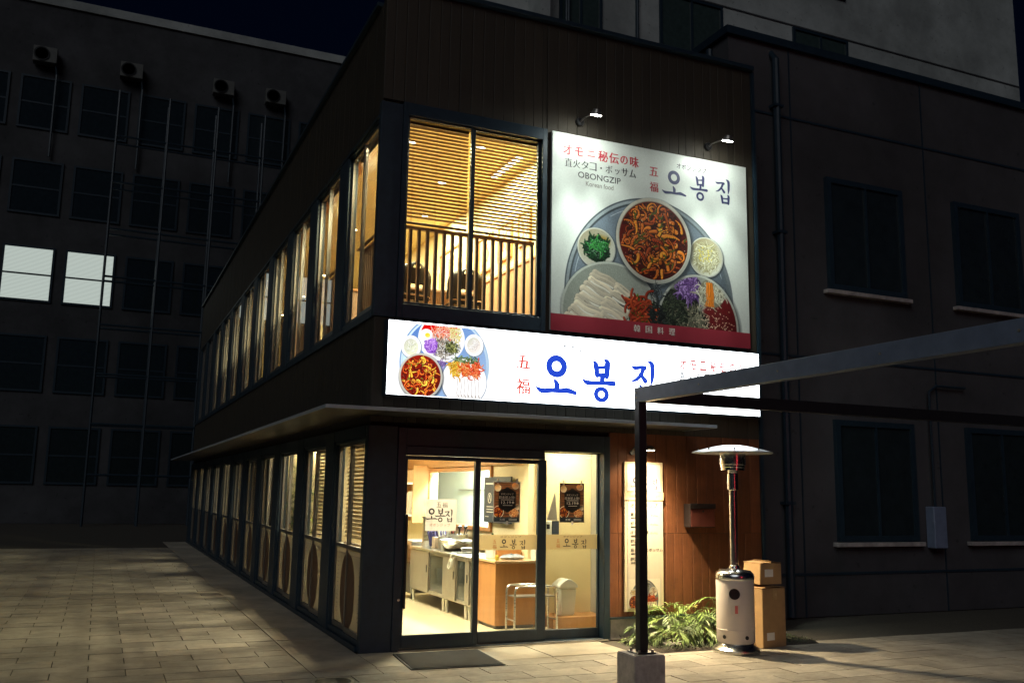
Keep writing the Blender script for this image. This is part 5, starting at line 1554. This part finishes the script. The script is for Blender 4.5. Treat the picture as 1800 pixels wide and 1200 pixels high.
for i in range(3):
    a = -.02 + i * .075
    for z in (.405, .485): lv.append(on_body(a, z, .1993)[0])
MB().add(lv, [(2 * i, 2 * i + 2, 2 * i + 3, 2 * i + 1) for i in range(2)]).build('warning_mark', mat('label_red', (.55, .12, .12), .5), t)

# cartons at the right
TAPE = mat('carton_tape', (.50, .34, .17), .25)
def carton(x0, x1, y0, y1, z0, z1, rz, label):
    c = ((x0 + x1) / 2, (y0 + y1) / 2, z0)
    t = thing('carton', c, label, 'carton', 'cartons by the heater')
    b = MB().box(x0, x1, y0, y1, z0, z1)
    b.v = [p + Vector((rng.normal(0, .006), rng.normal(0, .006), 0)) for p in b.v]
    b.rot(rz, c).build('box', CARD, t, bevel=.006, seg=2)
    xm = (x0 + x1) / 2
    for a, e in ((x0 + .004, xm - .003), (xm + .003, x1 - .004)):
        lift = rng.uniform(.004, .03)
        f = MB().add([(a, y0, z1 + .004), (e, y0, z1 + .004), (e, y1, z1 + .004), (a, y1, z1 + .004)], [(0, 1, 2, 3)])
        k = (1, 2) if a < xm - .01 else (0, 3)
        for q in k: f.v[q].z += lift
        f.v += [p + Vector((0, 0, .004)) for p in f.v[:4]]; f.f += [[7, 6, 5, 4], [0, 4, 5, 1], [1, 5, 6, 2], [2, 6, 7, 3], [3, 7, 4, 0]]
        f.rot(rz, c).build('flap', CARD, t)
    MB().box(xm - .03, xm + .03, y0 - .0075, y0 - .0065, z1 - .12, z1).rot(rz, c).build('tape', TAPE, t)
    MB().box(x0 + .05, x0 + .17, y0 - .0078, y0 - .0066, z0 + .08, z0 + .16).rot(rz, c).build('shipping_label', PAPER, t)
carton(4.10, 4.48, -1.00, -.66, 0, .62, R(10), 'upright brown carton right behind the patio heater')
carton(4.14, 4.44, -.98, -.70, .66, .88, R(4), 'small brown carton on top of the upright one by the heater')

# door mat, manhole cover
t = thing('door_mat', (.7, -.6, 0), 'dark grey door mat lying askew before the sliding doors', 'mat')
quad = [(0.285, -.175), (1.19, -.155), (1.125, -1.035), (.212, -.995)]
MB().prism([(x, y, .002) for x, y in quad], (0, 0, .008)).build('rubber_edge', RUBBER, t)
cx, cy = sum(q[0] for q in quad) / 4, sum(q[1] for q in quad) / 4
MB().prism([(cx + (x - cx) * .95, cy + (y - cy) * .95, .0101) for x, y in quad], (0, 0, .005)).build('pile', MATTE, t)
t = thing('manhole_cover', (-.56, -1.23, 0), 'round dark manhole cover set in the paving by the corner', 'manhole cover')
MB().lathe([(.0, .004), (.15, .004), (.15, -.01)], (-.56, -1.26, 0), 40).build('cover', BLACK_STEEL, t)
MB().lathe([(.152, -.01), (.152, .005), (.178, .005), (.178, -.01)], (-.56, -1.26, 0), 40).build('rim', STEEL_DULL, t)

# red lit sign added out of view, for the red streak in the heater chrome
t = thing('added_red_sign', (4.6, -16, 0), 'tall red lit sign added out of view, mirrored in the heater pole', 'sign')
MB().box(4.35, 4.85, -16.1, -16.0, 0.4, 5.6).build('lit_panel', emit('red_sign_light', (1.0, .06, .08), 1.4), t)
MB().cyl((4.6, -16.2, 0), (4.6, -16.2, 5.8), .08).build('pole', BLACK_STEEL, t)
# ================================================================== PLANTER
soil = MB()
nx, ny = 40, 18
V = [(2.92 + 2.06 * i / nx, -.93 + .93 * j / ny, (.002 if j in (0,) or i in (0,) else .012 + .02 * rng.random())) for j in range(ny + 1) for i in range(nx + 1)]
soil.add(V, [(j * (nx + 1) + i, j * (nx + 1) + i + 1, (j + 1) * (nx + 1) + i + 1, (j + 1) * (nx + 1) + i) for j in range(ny) for i in range(nx)])
props(soil.build('planter_soil', SOIL, None, smooth=True), kind='structure')
gc = MB()
for k in range(5200):
    x, y = rng.uniform(2.95, 4.95), -.92 + .9 * rng.random() ** 1.1
    a = rng.uniform(0, 6.28); L = rng.uniform(.015, .04); w = rng.uniform(.003, .007)
    d = Vector((math.cos(a), math.sin(a), rng.uniform(.2, 1.2))).normalized() * L; s = Vector((-math.sin(a), math.cos(a), 0)) * w
    p = Vector((x, y, .018 + rng.uniform(0, .02)))
    gc.add([p - s * .4, p + d * .5 + s, p + d, p + d * .5 - s], [(0, 1, 2, 3)])
props(gc.build('ground_cover', MOSS, None), 'low dark ground cover in the planter under the shrubs', 'ground cover', kind='stuff')
lathe_thing('stone_disc', [(.10, .02), (.105, .035), (.08, .042), (0, .043)], (3.24, -.62, .005), CONCRETE, 'flat round stone disc in the planter beside the post', 'stone')

def frond_mesh(pts, L, w, n, m):
    mb = MB()
    mb.tube(pts, .0035, 4, .0015)
    for k in range(n):
        u = .18 + .82 * k / (n - 1); i = u * (len(pts) - 1); i0 = min(int(i), len(pts) - 2)
        p = pts[i0].lerp(pts[i0 + 1], i - i0); d = (pts[i0 + 1] - pts[i0]).normalized()
        sd = d.cross(Vector((0, 0, 1))).normalized()
        for sgn in ((-1, 1) if k < n - 1 else (0,)):
            l = L * (.65 + .5 * math.sin(math.pi * min(u, .95))) * rng.uniform(.8, 1.15)
            dv = (d * (.75 if sgn else 1) + sd * sgn * .8 + Vector((0, 0, rng.uniform(-.25, .18)))).normalized()
            b = dv.cross(Vector((0, 0, 1)))
            b = b.normalized() * w if b.length > .01 else Vector((w, 0, 0))
            up_ = Vector((0, 0, w * .5))
            q1 = p + dv * l * .38; q2 = p + dv * l * .72 - Vector((0, 0, l * .05)); q3 = p + dv * l - Vector((0, 0, l * .16))
            mb.add([p, q1 + b + up_, q1, q1 - b + up_, q2 + b * .7 + up_, q2, q2 - b * .7 + up_, q3],
                   [(0, 2, 1), (0, 3, 2), (1, 2, 5, 4), (2, 3, 6, 5), (4, 5, 7), (5, 6, 7)])
    return mb
def shrub(c, h, nf, label, seed_spread=1.0):
    t = thing('leafy_shrub', c, label, 'shrub', 'shrubs in the planter')
    st = MB(); C_ = Vector(c)
    for s in range(3):
        a0 = rng.uniform(0, 6.28); top = C_ + Vector((math.cos(a0) * .05, math.sin(a0) * .05, h * (.55 + .15 * s)))
        st.tube([C_ + Vector((.02 * math.cos(a0), .02 * math.sin(a0), 0)), C_.lerp(top, .5), top], .008, 6, .005)
        for k in range(nf // 3):
            a = a0 + k * 2.4 + rng.uniform(-.3, .3); rise = rng.uniform(.05, .8); LL = rng.uniform(.24, .40) * seed_spread
            p0 = top - Vector((0, 0, rng.uniform(0, .12) * h / .4)); pts = []
            for u in np.linspace(0, 1, 6):
                pts.append(p0 + Vector((math.cos(a) * LL * u, math.sin(a) * LL * u * .8, LL * (rise * u - (.55 + .3 * rise) * u * u))))
            for q in pts:
                q.y = min(q.y, -.03); q.z = max(q.z, .02)
            frond_mesh(pts, rng.uniform(.10, .135), .0085, int(rng.integers(7, 10)), LEAF).build('frond', LEAF if (u_ := rng.random()) < .58 else (LEAF_DEEP if u_ < .93 else LEAF_OLD), t)
    st.build('stem', STEM, t, smooth=True)
shrub((3.42, -.34, .01), .44, 18, 'bright shrub under the menu board, tallest of the planter')
shrub((3.02, -.42, .01), .22, 9, 'small shrub peeping out beside the steel post near the doors', .7)
shrub((3.27, -.62, .01), .22, 12, 'low drooping shrub right beside the steel post and stone disc', .85)
shrub((3.72, -.36, .01), .42, 15, 'bushy shrub between the bright shrub and the heater')
shrub((4.02, -.30, .01), .54, 15, 'dark shrub rising behind the patio heater')
shrub((3.66, -.66, .01), .24, 12, 'low shrub at the planter front beside the heater', .9)
shrub((4.50, -.35, .01), .45, 15, 'shrub at the planter end behind the cartons')

# ================================================================== NEIGHBOURS
def far_windows(parent, xs, zs, y, w, h, m=DARK_GLASS):
    for x in xs:
        for z in zs:
            f = MB().frame(x, x + w, z, z + h, .08, y - .06, y + .02).build('window', DARK_METAL, parent)
            MB().box(x + .08, x + w - .08, y - .03, y - .01, z + .08, z + h - .08).build('pane', m, f)
# grey tower straight behind
t = thing('grey_tower', (12, 14.5, 0), 'tall pale grey building rising behind the restaurant roof', 'building')
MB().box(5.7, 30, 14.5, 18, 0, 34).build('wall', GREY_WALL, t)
m = MB().box(8.3, 8.62, 13.6, 14.49, 0, 34)
m.build('pilaster', GREY_WALL, t)
for x in (9.55, 9.62, 12.1): MB().cyl((x, 14.38, 0), (x, 14.38, 34), .06, n=8).build('drain_pipe', DARK_METAL, t)
TOWER_GLASS = mat('tower_glazing', (0.05, 0.075, 0.07), 0.12, var=0.2, spec=0.6)
for (x, w) in ((9.35, 1.5), (13.0, 2.5), (18.5, 2.5)):
    for z in (6.0, 10.5, 15.0, 19.5, 24.0):
        f = MB().frame(x, x + w, z, z + 2.9, .09, 14.42, 14.52); f.box(x + w * .5 - .04, x + w * .5 + .04, 14.43, 14.5, z + .09, z + 2.81)
        f = f.build('window', DARK_METAL, t)
        MB().box(x + .09, x + w - .09, 14.47, 14.49, z + .09, z + 2.81).build('pane', TOWER_GLASS, f)
for z in (8.95, 13.4, 17.95): MB().box(5.68, 30, 14.47, 14.5, z, z + .05).build('floor_joint', DARK_WALL, t)
# dark neighbour at the right
t = thing('dark_neighbour', (6, .8, 0), 'dark plain building close beside the restaurant', 'building')
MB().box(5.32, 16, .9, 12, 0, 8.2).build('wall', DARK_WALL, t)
MB().box(5.26, 16.05, .84, 12.05, 8.2, 8.32).build('parapet', DARK_METAL, t)
for z in (1.2, 3.4, 5.6): MB().box(5.30, 5.32, .95, 12, z, z + .03).build('joint_strip', DARK_METAL, t)
MB().cyl((5.24, 1.25, 0), (5.24, 1.25, 8.1), .05, n=10).build('drain_pipe', DARK_METAL, t)
MB().box(5.16, 5.32, 1.6, 1.9, 5.55, 5.75).build('meter_box', MAIL_DARK, t)
far_windows(t, (7.0, 9.6, 12.2), (1.0, 4.6), .89, 1.5, 1.7)
for x in (7.0, 9.6, 12.2):
    for z in (1.0, 4.6): MB().box(x - .08, x + 1.58, .80, .90, z - .07, z - .01).build('window_sill', CONCRETE, t, bevel=.006); MB().box(x + .735, x + .765, .83, .87, z + .08, z + 1.62).build('mullion', DARK_METAL, t)
for z in (.55, 3.55, 7.1): MB().box(5.32, 16, .886, .9, z, z + .035).build('joint_strip', DARK_METAL, t)
for x in (6.4, 9.05, 11.65, 14.2): MB().box(x, x + .02, .889, .9, 0, 8.2).build('joint_strip', DARK_METAL, t)
m = MB().tube([(6.1, .82, .02), (6.1, .82, 7.95), (6.1, .95, 8.1)], .055, 10)
for z in (1.5, 3.4, 5.3, 7.2): m.box(6.02, 6.18, .76, .9, z, z + .04)
m.build('drain_pipe', DARK_METAL, t)
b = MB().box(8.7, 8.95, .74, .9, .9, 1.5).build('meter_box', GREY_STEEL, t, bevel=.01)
MB().tube([(8.82, .82, 1.5), (8.82, .82, 3.2), (9.0, .84, 3.3), (9.6, .84, 3.3)], .02, 8).build('conduit', DARK_METAL, t)
# far block on the left with lit office windows
t = thing('office_block', (-8, 34, 0), 'dark office block far behind with a few lit windows', 'building')
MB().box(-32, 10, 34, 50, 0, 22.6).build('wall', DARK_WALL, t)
MB().box(-32.1, 10.1, 33.9, 50, 22.6, 23.0).build('parapet', GREY_WALL, t)
lit = {(-7.6, 9.2), (-5.2, 9.2)}
for x in [-31 + 2.4 * k for k in range(17)]:
    xx = round(x - .0, 2)
    for z in (1.6, 5.4, 9.2, 13.0, 16.8):
        on = z == 9.2 and -7.5 < x < -4
        f = MB().frame(x, x + 2.0, z, z + 2.4, .09, 33.93, 34.02); f.box(x + .09, x + 1.91, 33.95, 34.0, z + 1.15, z + 1.22)
        f = f.build('window', DARK_METAL, t)
        MB().box(x + .09, x + 1.91, 33.97, 33.99, z + .09, z + 2.31).build('pane', OFFICE_LIT if on else DARK_GLASS, f)
COND = mat('condenser_paint', (.14, .14, .13), .6)
for k in range(4):
    x = (-6.6, -3.1, .9, 3.3)[k]
    a = MB().box(x, x + .95, 33.45, 33.92, 19.7, 20.4).build('condenser_unit', COND, None, loc=(x, 33.6, 19.7), bevel=.02)
    g = MB()
    for q in (.10, .17, .24, .30): g.lathe([(q, -.01), (q + .02, -.01), (q + .02, .01), (q, .01)], (0, 0, 0), 20)
    g.rot(R(90), (0, 0, 0), 'X'); g.v = [p + Vector((x + .34, 33.43, 20.05)) for p in g.v]; g.build('fan_guard', BLACK_PLASTIC, a)
    MB().tube([(x + .9, 33.6, 19.75), (x + .98, 33.7, 19.3), (x + .98, 33.85, 15.6)], .05, 6).build('pipe', DARK_METAL, a)
    props(a, f'grey condenser unit high on the office block, {("leftmost", "second", "third", "rightmost")[k]} of four', 'air conditioner', 'condenser units on the office block')
# scaffold in front of the office block
t = thing('scaffold', (3, 31, 0), 'dim pipe scaffold standing before the office block', 'scaffold')
m = MB()
for x in np.arange(-3, 9.1, 2.0):
    for y in (31, 32): m.cyl((x, y, 0), (x, y, 18), .05, n=6)
for z in np.arange(2, 18, 2.0):
    for y in (31, 32): m.cyl((-3, y, z), (9, y, z), .045, n=6)
m.build('pipes', DARK_METAL, t)

# street light: own lamps, night sky, added soft fill and added red sign
